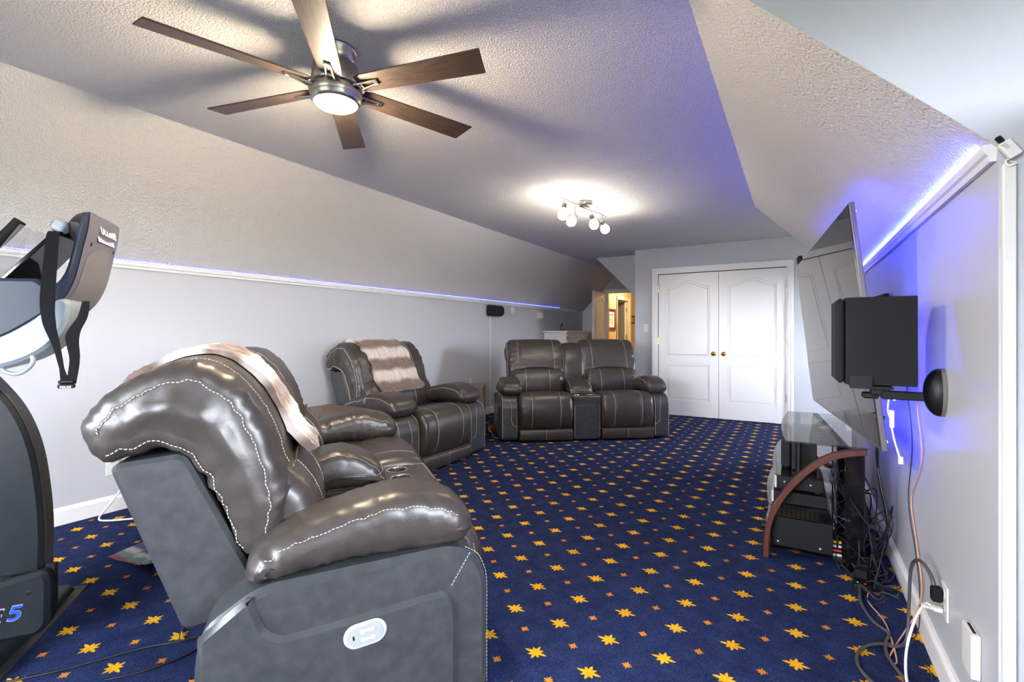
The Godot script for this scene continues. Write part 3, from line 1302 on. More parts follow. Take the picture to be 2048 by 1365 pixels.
func television() -> void:
	var p_ft := Vector3(-0.001, 1.700, -4.405)
	var p_nt := Vector3(0.186, 1.728, -2.522)
	var p_nb := Vector3(0.307, 0.709, -2.410)
	var x := (p_nt - p_ft).normalized()
	var y := (p_nt - p_nb)
	y = (y - x * y.dot(x)).normalized()
	var z := x.cross(y)
	var c := (p_ft + p_nb) / 2
	var o := thing("television", "large flat television on the right wall mirroring the closet doors", "television")
	o.transform = Transform3D(Basis(x, y, z), c)
	var w := 1.892
	var h := 1.045
	var a := Acc.new()
	a.box(Vector3(0, 0, -0.0135), Vector3(w, h, 0.021), 0.003)
	part("bezel", a, mat("tv_bezel", rgb(120, 114, 116), 0.3, 0.5), o)
	a = Acc.new()
	a.box(Vector3(0, 0.004, -0.0015), Vector3(w - 0.016, h - 0.024, 0.004), 0.001)
	part("screen", a, mat("tv_screen", rgb(8, 8, 9), 0.015, 0.0, {"metallic_specular": 0.75}), o)
	a = Acc.new()
	a.box(Vector3(0, -0.05, -0.045), Vector3(1.2, 0.6, 0.03), 0.008)
	part("back_cover", a, M.black, o)
	a = Acc.new()
	a.box(Vector3(0.1, 0.0, -0.075), Vector3(0.5, 0.42, 0.03), 0.004)
	part("mount_plate", a, M.black, o)
	a = Acc.new()
	var inv := o.transform.affine_inverse()
	a.tube(v3([[0.1, 0.05, -0.08], inv * Vector3(XR - 0.06, 1.25, -3.5), inv * Vector3(XR - 0.01, 1.25, -3.4)]), 0.025, 8)
	a.box(inv * Vector3(XR - 0.012, 1.25, -3.4), Vector3(0.3, 0.3, 0.02))
	part("mount_arm", a, M.black, o)
	# blue strip round the back edge
	var blue: Material = mats["blue_led_glow"]
	for k in 4:
		a = Acc.new()
		var at := [Vector3(0, h / 2 - 0.03, -0.036), Vector3(0, -h / 2 + 0.03, -0.036), Vector3(w / 2 - 0.11, 0, -0.036), Vector3(-w / 2 + 0.11, 0, -0.036)][k] as Vector3
		var sz := Vector3(w - 0.1, 0.01, 0.003) if k < 2 else Vector3(0.01, h - 0.1, 0.003)
		a.box(at, sz)
		part("led_light_strip", a, blue, o)
		if k != 3:
			area("tv_back_light", at + Vector3(0, 0, -0.004), Vector3(0, 0, -1), Vector2(sz.x, sz.y), Color(0.08, 0.07, 1.0), LED_TV * (1.0 if k < 2 else 0.8), o)
	# small black camera bar on the far top edge
	a = Acc.new()
	a.box(Vector3(-0.80, h / 2 + 0.025, -0.012), Vector3(0.10, 0.05, 0.03), 0.006)
	part("sensor", a, M.black, o)
	# loose end of the light strip with its bright diodes, hanging from the near lower corner
	var d := thing("light_strip_controller", "loose light strip end with white plugs hanging by the television's near edge", "light strip")
	a = Acc.new()
	a.tube(spline3([[0.315, 0.985, -2.42], [0.322, 0.93, -2.42], [0.318, 0.88, -2.415], [0.326, 0.84, -2.41]]), 0.004, 6)
	part("tail", a, M.plastic_white, d)
	a = Acc.new()
	a.box(Vector3(0.329, 0.845, -2.405), Vector3(0.016, 0.07, 0.012), 0.002)
	a.tube(spline3([[0.329, 0.81, -2.405], [0.337, 0.76, -2.40], [0.352, 0.70, -2.40]]), 0.004, 6)
	a.box(Vector3(0.356, 0.685, -2.40), Vector3(0.016, 0.03, 0.012), 0.002)
	part("plug", a, M.plastic_white, d)
	for k in 3:
		a = Acc.new()
		a.box([Vector3(0.318, 0.975, -2.41), Vector3(0.326, 0.928, -2.405), Vector3(0.337, 0.922, -2.405)][k], Vector3(0.008, 0.008, 0.006), 0.002)
		part("diode_light", a, mat("diode_glow", Color(0.6, 0.7, 1.0), 0.4, 0.0, {"emission_enabled": true, "emission": Color(0.45, 0.55, 1.0), "emission_energy_multiplier": 12.0}), d)
	omni("diode_glow_light", Vector3(0.335, 0.945, -2.395), Color(0.1, 0.12, 1.0), 0.014, 0.01, d)


func wall_speaker() -> void:
	var o := thing("bookshelf_speaker", "black box loudspeaker held on a wall arm in front of the television", "loudspeaker", Vector3(0.255, 1.0, -2.2), 0.02)
	var a := Acc.new()
	a.box(Vector3(0.0, 0.157, 0), Vector3(0.204, 0.312, 0.19), 0.002)
	part("cabinet", a, mat("speaker_vinyl", rgb(15, 14, 16), 0.5, 0.0, {"metallic_specular": 0.3}), o)
	a = Acc.new()
	# padded grille with bevelled edges on the face that looks into the room
	a.box(Vector3(-0.116, 0.157, 0), Vector3(0.030, 0.308, 0.186), 0.013)
	part("grille", a, M.cloth_black, o)
	var m := thing("speaker_bracket", "black wall arm with an oval plate under the box loudspeaker", "wall bracket", Vector3(0, 0, 0))
	a = Acc.new()
	a.box(Vector3(0.232, 0.993, -2.2), Vector3(0.12, 0.010, 0.215), 0.002)
	a.box(Vector3(0.200, 1.012, -2.092), Vector3(0.066, 0.046, 0.005), 0.001)
	a.box(Vector3(0.200, 1.012, -2.308), Vector3(0.066, 0.046, 0.005), 0.001)
	part("clamp", a, M.black, m)
	a = Acc.new()
	a.box(Vector3(0.262, 0.975, -2.175), Vector3(0.055, 0.03, 0.05), 0.006)
	a.box(Vector3(0.345, 0.964, -2.16), Vector3(0.16, 0.030, 0.026), 0.004)
	a.box(Vector3(0.235, 0.958, -2.18), Vector3(0.05, 0.022, 0.04), 0.006)
	part("arm", a, M.black, m)
	a = Acc.new()
	var dome := PackedVector2Array()
	for i in 9:
		var t := i / 8.0 * PI / 2
		dome.append(Vector2(maxf(0.0005, cos(t)), sin(t)))
	var bs := Basis(Vector3(0, 0, 0.045), Vector3(-0.045, 0, 0), Vector3(0, 0.082, 0))
	a.lathe(dome, 32, Transform3D(bs, Vector3(XR - 0.012, 0.982, -2.152)))
	part("cover", a, M.black, m)
	a = Acc.new()
	a.lathe(v2([[0.001, 0.0], [0.046, 0.0], [0.046, 0.011]]), 32, Transform3D(Basis(Vector3(0, 0, 1), Vector3(-1, 0, 0), Vector3(0, 1.78, 0)), Vector3(XR - 0.001, 0.982, -2.152)), true)
	part("wall_plate", a, mat("bracket_grey", rgb(96, 92, 90), 0.5), m)


func tv_stand() -> void:
	var o := thing("tv_stand", "glass television stand with curved brown wooden side frames and black column", "tv stand")
	var wood := mat("stand_wood", rgb(82, 44, 34), 0.28)
	for z in [-2.89, -3.93]:
		var a := Acc.new()
		var out := spline2([[-0.147, 0.0], [-0.144, 0.097], [-0.133, 0.179], [-0.100, 0.278], [-0.036, 0.394], [0.047, 0.497], [0.129, 0.567], [0.212, 0.604], [0.30, 0.620]], 5)
		var inn := spline2([[-0.121, 0.0], [-0.118, 0.10], [-0.108, 0.172], [-0.078, 0.262], [-0.018, 0.37], [0.062, 0.470], [0.140, 0.538], [0.218, 0.574], [0.30, 0.592]], 5)
		inn.reverse()
		var poly := out.duplicate()
		poly.append_array(inn)
		a.prism(poly, 0.045, Transform3D(Basis(), Vector3(0, 0, z - 0.0225)), 0.003, true)
		part("side_frame", a, wood, o)
		a = Acc.new()
		span(a, 0.215, 0.295, 0.0, 0.592, z - 0.06, z - 0.02, 0.006)
		part("rear_column", a, M.gloss_black, o)
		a = Acc.new()
		a.tube(v3([[0.015, 0.44, z - 0.045], [0.015, 0.618, z - 0.045]]), 0.016, 14)
		part("glass_post", a, M.black, o)
	var a2 := Acc.new()
	span(a2, 0.20, 0.29, 0.02, 0.60, -3.55, -3.25, 0.006)
	part("cable_column", a2, M.gloss_black, o)
	for s in [[0.622, -0.045, 0.31], [0.425, -0.09, 0.25], [0.262, -0.12, 0.25], [0.03, -0.13, 0.28]]:
		var a := Acc.new()
		var poly := PackedVector2Array()
		var x0: float = s[1]
		var x1: float = s[2]
		# front edge bows forward a little
		for i in 13:
			var t := i / 12.0
			poly.append(Vector2(x0 - 0.03 * sin(t * PI), lerpf(-2.86, -3.96, t)))
		poly.append(Vector2(x1, -3.96))
		poly.append(Vector2(x1, -2.86))
		for i in poly.size():
			poly[i] = Vector2(poly[i].x, -poly[i].y)
		if s[0] < 0.6:
			for i in poly.size():
				poly[i].y = clampf(poly[i].y, 2.925, 3.895)
		a.prism(poly, 0.008, Transform3D(Basis(Vector3.RIGHT, -PI / 2), Vector3(0, s[0], 0)), 0.001)
		part("glass_top" if s[0] > 0.6 else "glass_shelf", a, mat("smoked_glass", Color(0.10, 0.11, 0.12, 0.35), 0.02, 0.0, {"transparency": BaseMaterial3D.TRANSPARENCY_ALPHA}), o)
	# receiver
	o = thing("av_receiver", "large black receiver with a vented top on the lowest shelf of the television stand", "receiver")
	var a := Acc.new()
	span(a, -0.115, 0.165, 0.050, 0.205, -3.39, -2.935, 0.003)
	part("case", a, mat("receiver_metal", rgb(14, 14, 15), 0.5, 0.0, {"metallic_specular": 0.35}), o)
	a = Acc.new()
	for i in 14:
		for j in 9:
			a.box(Vector3(-0.075 + j * 0.022, 0.2052, -2.965 - i * 0.030), Vector3(0.016, 0.0012, 0.006))
	part("vent_slots", a, mat("vent_metal", rgb(120, 108, 86), 0.4, 0.6), o).set_meta("kind", "stuff")
	a = Acc.new()
	span(a, -0.132, -0.115, 0.048, 0.208, -3.395, -2.930, 0.003)
	part("front_panel", a, mat("receiver_front", rgb(150, 150, 150), 0.35, 0.5), o)
	for k in 2:
		a = Acc.new()
		a.lathe(v2([[0.0005, 0.03], [0.02, 0.03], [0.022, 0.026], [0.022, 0.0]]), 20, Transform3D(Basis(Vector3.BACK, PI / 2), Vector3(-0.132, 0.125, -3.0 - 0.31 * k)))
		part("knob", a, M.black, o)
	for k in 2:
		a = Acc.new()
		a.lathe(v2([[0.0005, 0.004], [0.006, 0.003], [0.008, 0.0]]), 12, Transform3D(Basis(Vector3.RIGHT, PI / 2), Vector3(-0.08 + k * 0.19, 0.072, -2.935)))
		part("screw", a, M.steel, o)
	for k in 4:
		a = Acc.new()
		a.box(Vector3(0.185, 0.11 - 0.022 * k, -2.98), Vector3(0.04, 0.012, 0.014), 0.003)
		part("connector", a, mat("connector_%d" % k, [rgb(230, 190, 30), rgb(220, 220, 220), rgb(190, 30, 30), rgb(200, 200, 205)][k], 0.4), o)
	# disc player and cable box
	o = thing("disc_player", "slim black disc player on the middle glass shelf of the television stand", "disc player")
	a = Acc.new()
	span(a, -0.10, 0.14, 0.274, 0.335, -3.42, -2.96, 0.003)
	part("case", a, M.black, o)
	a = Acc.new()
	span(a, -0.112, -0.10, 0.272, 0.337, -3.42, -2.96, 0.003)
	part("front_panel", a, mat("silver_front", rgb(205, 205, 205), 0.35, 0.4), o)
	o = thing("cable_box", "black cable box with a pale front on the upper glass shelf of the television stand", "cable box")
	a = Acc.new()
	span(a, -0.085, 0.125, 0.350, 0.418, -3.36, -2.97, 0.003)
	part("case", a, M.black, o)
	a = Acc.new()
	a.box(Vector3(-0.092, 0.384, -3.165), Vector3(0.014, 0.074, 0.40), 0.006)
	part("front_panel", a, mats["silver_front"], o)
	for k in 2:
		a = Acc.new()
		a.lathe(v2([[0.0005, 0.004], [0.006, 0.003], [0.008, 0.0]]), 12, Transform3D(Basis(Vector3.RIGHT, PI / 2), Vector3(-0.05 + k * 0.12, 0.385, -2.97)))
		part("screw", a, M.steel, o)
	for s in [[0.337, 0.350]]:
		for k in 4:
			a = Acc.new()
			a.box(Vector3(-0.06 + (k % 2) * 0.16, (s[0] + s[1]) / 2, -3.0 - (k / 2) * 0.3), Vector3(0.02, s[1] - s[0], 0.02))
			part("foot", a, M.rubber, o)
	o = thing("centre_speaker", "black cloth-fronted centre loudspeaker under the glass top of the television stand", "loudspeaker")
	a = Acc.new()
	span(a, -0.02, 0.10, 0.434, 0.590, -3.70, -3.07, 0.004)
	part("cabinet", a, M.black, o)
	a = Acc.new()
	a.box(Vector3(-0.045, 0.512, -3.385), Vector3(0.05, 0.156, 0.62), 0.018)
	part("grille", a, M.cloth_black, o)
	cables()


func cable(path: Array, r: float, m: Material, label: String, group := "", called := "cable") -> MeshInstance3D:
	var a := Acc.new()
	a.tube(spline3(path, 7), r, 6)
	return single(called, a, m, label, "cable", group)


func cables() -> void:
	var blk := mat("cable_black", rgb(14, 14, 16), 0.45)
	var grey := mat("cable_grey", rgb(46, 44, 46), 0.4)
	var wht := mat("cable_white", rgb(228, 226, 222), 0.45)
	var pink := mat("cable_copper", rgb(198, 150, 130), 0.45)
	var purple := mat("cable_violet", rgb(70, 62, 110), 0.45)
	# tangle behind the stand
	var rng := RandomNumberGenerator.new()
	rng.seed = 12
	var tang := [Acc.new(), Acc.new(), Acc.new()]
	for k in 30:
		var pts := []
		var z0 := rng.randf_range(-3.25, -2.96)
		var p := Vector3(rng.randf_range(0.15, 0.19), rng.randf_range(0.28, 0.42) if k % 2 else rng.randf_range(0.08, 0.18), z0)
		pts.append(p)
		for i in 5:
			p = Vector3(clampf(p.x + rng.randf_range(-0.05, 0.09), 0.18, 0.405), clampf(p.y + rng.randf_range(-0.15, 0.08), 0.012, 0.46), clampf(p.z + rng.randf_range(-0.16, 0.14), -3.4, -2.82))
			pts.append(p)
		p = Vector3(rng.randf_range(0.22, 0.39), 0.008, rng.randf_range(-3.1, -2.72))
		pts.append(p)
		tang[[0, 0, 1, 0, 2][k % 5]].tube(spline3(pts, 7), rng.randf_range(0.002, 0.0036), 6)
	# loops lying on the carpet round the power strip
	for k in 9:
		var c := Vector3(rng.randf_range(0.27, 0.37), 0.006, rng.randf_range(-2.98, -2.66))
		var pts := []
		var n := 8
		var ph := rng.randf() * TAU
		for i in n:
			var a := ph + i * 0.95
			pts.append(c + Vector3(cos(a) * rng.randf_range(0.03, 0.06), rng.randf_range(0.0, 0.04), sin(a) * rng.randf_range(0.06, 0.12)))
		for i in n:
			pts[i].x = clampf(pts[i].x, 0.2, 0.412)
		tang[k % 2].tube(spline3(pts, 7), rng.randf_range(0.0025, 0.0038), 6)
	var tl := ["tangle of thin black cables behind the television stand", "tangle of thin grey cables behind the television stand", "tangle of violet cables behind the television stand"]
	for k in 3:
		single("cable_tangle", tang[k], [blk, grey, purple][k], tl[k], "cables").set_meta("kind", "stuff")
	# bundle falling from the television
	for k in 4:
		var s := k * 0.012
		cable([[0.335 + s * 0.5, 0.80, -2.75 - s], [0.338, 0.62, -2.86 - s], [0.352, 0.45, -2.90 + s], [0.372, 0.30, -2.86 + s], [0.378 - s, 0.16, -2.90], [0.35 - s, 0.07, -2.95], [0.31 - s, 0.03, -2.88]], 0.0042, blk, "black cable falling from the television in a bundle behind its stand", "cables falling from the television")
	cable([[0.415, 0.955, -2.16], [0.425, 0.913, -2.50], [0.428, 0.727, -2.445], [0.429, 0.60, -2.52], [0.430, 0.465, -2.66], [0.430, 0.299, -2.535], [0.428, 0.177, -2.445], [0.415, 0.06, -2.48], [0.385, 0.012, -2.45], [0.30, 0.006, -2.22], [0.296, 0.006, -2.17], [0.315, 0.006, -2.20], [0.315, 0.006, -2.45], [0.275, 0.006, -2.62], [0.30, 0.01, -2.75]], 0.0028, pink, "copper-coloured speaker wire hanging down the right wall to a loop on the carpet")
	cable([[0.405, 1.0, -2.62], [0.427, 0.72, -2.62], [0.430, 0.45, -2.72], [0.430, 0.28, -2.58], [0.430, 0.16, -2.50], [0.41, 0.04, -2.40], [0.36, 0.006, -2.30]], 0.0022, grey, "thin grey wire hanging down the right wall behind the television")
	# thick grey cord from the power strip to the outlet
	cable([[0.253, 0.022, -2.70], [0.247, 0.010, -2.58], [0.272, 0.008, -2.44], [0.315, 0.008, -2.37], [0.296, 0.008, -2.30], [0.290, 0.008, -2.20], [0.318, 0.008, -2.09], [0.350, 0.008, -2.02], [0.318, 0.008, -1.955], [0.240, 0.008, -1.99], [0.192, 0.008, -2.08], [0.205, 0.008, -2.19], [0.268, 0.008, -2.27], [0.325, 0.010, -2.28], [0.362, 0.03, -2.32], [0.372, 0.16, -2.34], [0.375, 0.30, -2.32], [0.385, 0.365, -2.24], [0.400, 0.355, -2.16], [0.408, 0.315, -2.135]], 0.0062, mat("cord_grey", rgb(66, 64, 66), 0.4), "thick grey electric cable looping over the carpet up to the black plug", "", "electric_cable")
	cable([[0.422, 0.255, -2.125], [0.40, 0.255, -2.13], [0.385, 0.25, -2.15], [0.365, 0.17, -2.19], [0.340, 0.08, -2.17], [0.325, 0.03, -2.10], [0.322, 0.010, -2.02], [0.330, 0.008, -1.90], [0.355, 0.008, -1.78], [0.38, 0.008, -1.66]], 0.0045, wht, "white flat cable running from the outlet down to the carpet", "", "electric_cable")
	cable([[0.30, 0.006, -2.36], [0.27, 0.006, -2.26], [0.285, 0.006, -2.20], [0.35, 0.006, -2.16], [0.39, 0.006, -2.11], [0.402, 0.008, -2.18], [0.38, 0.006, -2.30]], 0.0016, blk, "very thin black wire lying on the carpet near the right baseboard")
	# power strip with plugs
	var o := thing("power_strip", "black power strip with plugs lying on the carpet behind the television stand", "power strip", Vector3(0.285, 0, -2.85), -0.18)
	var a := Acc.new()
	a.box(Vector3(0, 0.018, 0), Vector3(0.062, 0.034, 0.32), 0.006)
	part("body", a, M.black, o)
	for k in 3:
		a = Acc.new()
		a.box(Vector3(-0.006, 0.055, -0.08 + k * 0.075), Vector3(0.05, 0.042, 0.045), 0.006)
		part("plug", a, M.rubber, o)
	for k in 2:
		a = Acc.new()
		a.box(Vector3(-0.014 + k * 0.028, 0.0355, 0.135), Vector3(0.006, 0.002, 0.006))
		part("indicator_light", a, mat("indicator_%d" % k, [rgb(60, 220, 60), rgb(230, 60, 80)][k], 0.4, 0.0, {"emission_enabled": true, "emission": [rgb(40, 220, 40), rgb(230, 40, 60)][k], "emission_energy_multiplier": 1.0}), o)
	a = Acc.new()
	a.box(Vector3(0.235, 0.075, -3.03), Vector3(0.05, 0.10, 0.035), 0.006, Basis(Vector3.BACK, 0.35))
	single("power_adapter", a, M.rubber, "black power adapter leaning behind the receiver", "power adapter")


# ---------------------------------------------------------------- leather seating, local z forward, front of the base at z 0
const HEAD := [[-0.64, 0.50], [-0.612, 0.56], [-0.600, 0.64], [-0.606, 0.74], [-0.628, 0.83], [-0.655, 0.91], [-0.70, 0.99], [-0.745, 1.045], [-0.80, 1.085], [-0.86, 1.098], [-0.93, 1.085], [-1.0, 1.05], [-1.062, 1.0], [-1.105, 0.94], [-1.10, 0.885], [-1.06, 0.835], [-1.0, 0.84], [-0.935, 0.86], [-0.87, 0.83], [-0.82, 0.76], [-0.775, 0.64], [-0.735, 0.51], [-0.69, 0.485]]
const LUMBAR := [[-0.60, 0.44], [-0.53, 0.455], [-0.505, 0.50], [-0.497, 0.56], [-0.507, 0.62], [-0.54, 0.69], [-0.60, 0.755], [-0.66, 0.775], [-0.70, 0.72], [-0.70, 0.60], [-0.66, 0.46]]
const SEAT := [[-0.60, 0.44], [-0.45, 0.475], [-0.3, 0.505], [-0.15, 0.525], [-0.06, 0.52], [0.0, 0.495], [0.035, 0.44], [0.05, 0.36], [0.045, 0.27], [0.02, 0.19], [-0.02, 0.14], [-0.06, 0.15], [-0.08, 0.25], [-0.12, 0.34], [-0.3, 0.36], [-0.6, 0.35]]
const ARM_PAD := [[-0.66, 0.49], [-0.40, 0.515], [-0.15, 0.51], [-0.07, 0.52], [-0.045, 0.56], [-0.06, 0.61], [-0.116, 0.652], [-0.2, 0.675], [-0.29, 0.683], [-0.38, 0.668], [-0.5, 0.638], [-0.60, 0.605], [-0.67, 0.56], [-0.69, 0.52]]
const CONSOLE_PAD := [[-0.60, 0.47], [-0.25, 0.485], [-0.235, 0.52], [-0.25, 0.56], [-0.30, 0.60], [-0.38, 0.635], [-0.46, 0.64], [-0.55, 0.61], [-0.60, 0.57], [-0.62, 0.52]]
const CONSOLE_BACK := [[-0.60, 0.55], [-0.585, 0.70], [-0.61, 0.85], [-0.66, 0.95], [-0.73, 1.02], [-0.83, 1.055], [-0.92, 1.03], [-1.0, 0.97], [-1.03, 0.90], [-0.95, 0.84], [-0.85, 0.78], [-0.76, 0.6], [-0.70, 0.5], [-0.64, 0.49]]


func head_warp(xn: float, p: Vector2) -> Vector2:
	var k := smoothstep(0.80, 0.50, p.y) * (1.0 - pow(absf(xn), 6.0)) * (1.0 - 0.36 * xn * xn)
	return Vector2(p.x + 0.022 * k * (1.0 if p.x > -0.68 else 0.0), p.y + 0.255 * k)


# a solid of the side polygon (z, y), w wide about x
func side_solid(a: Acc, poly: PackedVector2Array, x: float, w: float, bev: float) -> void:
	a.prism(poly, w, Transform3D(Basis(Vector3(0, 0, 1), Vector3.UP, Vector3(-1, 0, 0)), Vector3(x + w / 2, 0, 0)), bev, true)


func shell_back(a: Acc, x: float, w: float) -> void:
	side_solid(a, round_poly([[-0.70, 0.345], [-0.668, 0.415], [-0.865, 0.838], [-1.045, 0.82], [-0.868, 0.322]], 0.03), x, w, 0.012)


func seat_unit(o: Node3D, x: float, w: float, dash: float, sd: float, back_w: float) -> Dictionary:
	var th := 0.0011 if dash > 0 else 0.0017
	var lift := 0.0015
	# seat cushion
	var a := Acc.new()
	var at := Transform3D(Basis(), Vector3(x, 0, 0))
	var sx := w * 0.26
	var L := loft(a, SEAT, w, 0.05, {"xf": at, "wr": 0.006, "seams": [-sx, sx], "seed": sd, "nx": 26, "puff": 0.012})
	var s := Acc.new()
	for k in [-sx, sx]:
		thread(s, along(L, station(L, k), Vector2(0.0, 0.15), Vector2(-0.5, 0.46), lift), th, dash)
	var p := part("seat_cushion", a, M.leather, o)
	part("stitching", s, M.thread, p)
	# footrest panel below
	a = Acc.new()
	L = loft(a, [[0.022, 0.135], [0.036, 0.10], [0.034, 0.05], [0.02, 0.02], [-0.05, 0.02], [-0.05, 0.135]], w - 0.01, 0.02, {"xf": at, "m": 32, "nx": 20, "seams": [0.0], "sd": 0.004, "wr": 0.003, "seed": sd + 7})
	s = Acc.new()
	for k in [-0.008, 0.008]:
		thread(s, along(L, station(L, 0.0), Vector2(0.02, 0.02), Vector2(0.022, 0.135), lift), th, dash)
	p = part("footrest", a, M.leather, o)
	part("stitching", s, M.thread, p)
	# lumbar cushion
	a = Acc.new()
	sx = w * 0.22
	L = loft(a, LUMBAR, back_w - 0.05, 0.06, {"xf": at, "wr": 0.007, "seams": [-sx, sx], "seed": sd + 20, "nx": 26, "puff": 0.012})
	s = Acc.new()
	for k in [-sx, sx]:
		thread(s, along(L, station(L, k), Vector2(-0.53, 0.46), Vector2(-0.62, 0.80), lift), th, dash)
	p = part("lumbar_cushion", a, M.leather, o)
	part("stitching", s, M.thread, p)
	# head and wing cushion
	a = Acc.new()
	sx = back_w * 0.31
	var H := loft(a, HEAD, back_w, 0.05, {"xf": at, "wr": 0.0085, "wf": 46.0, "seams": [-sx, sx], "sd": 0.004, "seed": sd + 40, "nx": 30, "q": 9, "m": 110, "warp": true, "cap": 0.03, "puff": 0.015, "fill": 0.02})
	s = Acc.new()
	for k in [-sx, sx]:
		thread(s, along(H, station(H, k), Vector2(-0.606, 0.74), Vector2(-1.10, 0.90), lift), th, dash)
	for e in 2:
		var last: int = H.xs.size() - 1
		var i0 := 0 if e == 0 else last
		var i1 := 3 if e == 0 else last - 3
		thread(s, along(H, i0, Vector2(-0.64, 0.50), Vector2(-1.105, 0.90), 0.0035), th * 1.3, dash)
		thread(s, along(H, i1, Vector2(-0.735, 0.51), Vector2(-1.06, 0.835), 0.0035, true), th * 1.3, dash)
	p = part("head_cushion", a, M.leather, o)
	part("stitching", s, M.thread, p)
	# outer back shell
	a = Acc.new()
	shell_back(a, x, back_w - 0.03)
	part("back_shell", a, M.vinyl, o)
	return H


func arm_unit(o: Node3D, x: float, w: float, out_dir: float, dash: float, sd: float) -> void:
	var th := 0.0011 if dash > 0 else 0.0017
	var a := Acc.new()
	var at := Transform3D(Basis(), Vector3(x, 0, 0))
	side_solid(a, round_poly([[0, 0.02], [0, 0.40], [-0.035, 0.48], [-0.12, 0.512], [-0.66, 0.487], [-0.795, 0.398], [-0.811, 0.30], [-0.811, 0.02]], 0.05), x, w, 0.02)
	var s := Acc.new()
	for e in [-1.0, 1.0]:
		var ex: float = x + e * (w / 2 - 0.017)
		thread(s, spline3([[ex, 0.05, 0.0022], [ex, 0.25, 0.0022], [ex, 0.38, 0.0018], [ex, 0.43, -0.008], [ex, 0.475, -0.032], [ex, 0.505, -0.08]]), th, dash)
	var L := {}
	# curved seam on the front of the arm
	var fx := x - out_dir * w * 0.12
	thread(s, spline3([[fx + out_dir * 0.02, 0.47, -0.018], [fx, 0.36, 0.0025], [fx, 0.24, 0.0025], [fx - out_dir * 0.02, 0.19, 0.0025], [fx - out_dir * 0.06, 0.17, 0.0025]]), th, dash)
	# short slanting seam on the outer side
	var ox := x + out_dir * (w / 2 + 0.001)
	thread(s, v3([[ox, 0.487, -0.06], [ox, 0.385, -0.125]]), th, dash)
	var p := part("arm_body", a, M.vinyl, o)
	part("stitching", s, M.thread, p)
	# raised lower panel on the outer side
	a = Acc.new()
	var pp := spline2([[-0.675, 0.470], [-0.665, 0.44], [-0.648, 0.395], [-0.635, 0.372], [-0.605, 0.352], [-0.56, 0.350], [-0.30, 0.372], [-0.18, 0.383], [-0.14, 0.377], [-0.115, 0.352], [-0.106, 0.31], [-0.105, 0.2], [-0.105, 0.03]], 5)
	pp.append_array(v2([[-0.80, 0.03], [-0.80, 0.385], [-0.70, 0.462]]))
	var bs := Basis(Vector3(0, 0, -out_dir), Vector3.UP, Vector3(out_dir, 0, 0)) if out_dir > 0 else Basis(Vector3(0, 0, 1), Vector3.UP, Vector3(-1, 0, 0))
	if out_dir > 0:
		for i in pp.size():
			pp[i] = Vector2(-pp[i].x, pp[i].y)
	a.prism(pp, 0.030, Transform3D(bs, Vector3(x + out_dir * (w / 2 - 0.014), 0, 0)), 0.014, true)
	part("side_panel", a, M.vinyl, o)
	# padded arm top
	a = Acc.new()
	var pw := w + 0.06
	var px := x - out_dir * 0.028
	L = loft(a, ARM_PAD, pw, 0.062, {"xf": Transform3D(Basis(), Vector3(px, 0, 0)), "wr": 0.009, "wf": 60.0, "seed": sd + 60, "nx": 10, "q": 9, "m": 96, "cap": 0.022, "puff": 0.008, "fill": 0.02})
	s = Acc.new()
	for e in 2:
		var i0: int = 3 if e == 0 else L.xs.size() - 4
		thread(s, along(L, i0, Vector2(-0.09, 0.63), Vector2(-0.675, 0.54), 0.002), th * 1.15, dash)
	for zz in [-0.372, -0.392]:
		thread(s, across(L, Vector2(zz, 0.67), px - pw, px + pw, 0.0015), th, dash)
	p = part("arm_pad", a, M.leather, o)
	part("stitching", s, M.thread, p)


func base_unit(o: Node3D, x0: float, x1: float) -> void:
	var a := Acc.new()
	span(a, x0, x1, 0.025, 0.35, -0.80, -0.05, 0.01)
	part("base", a, M.vinyl, o)


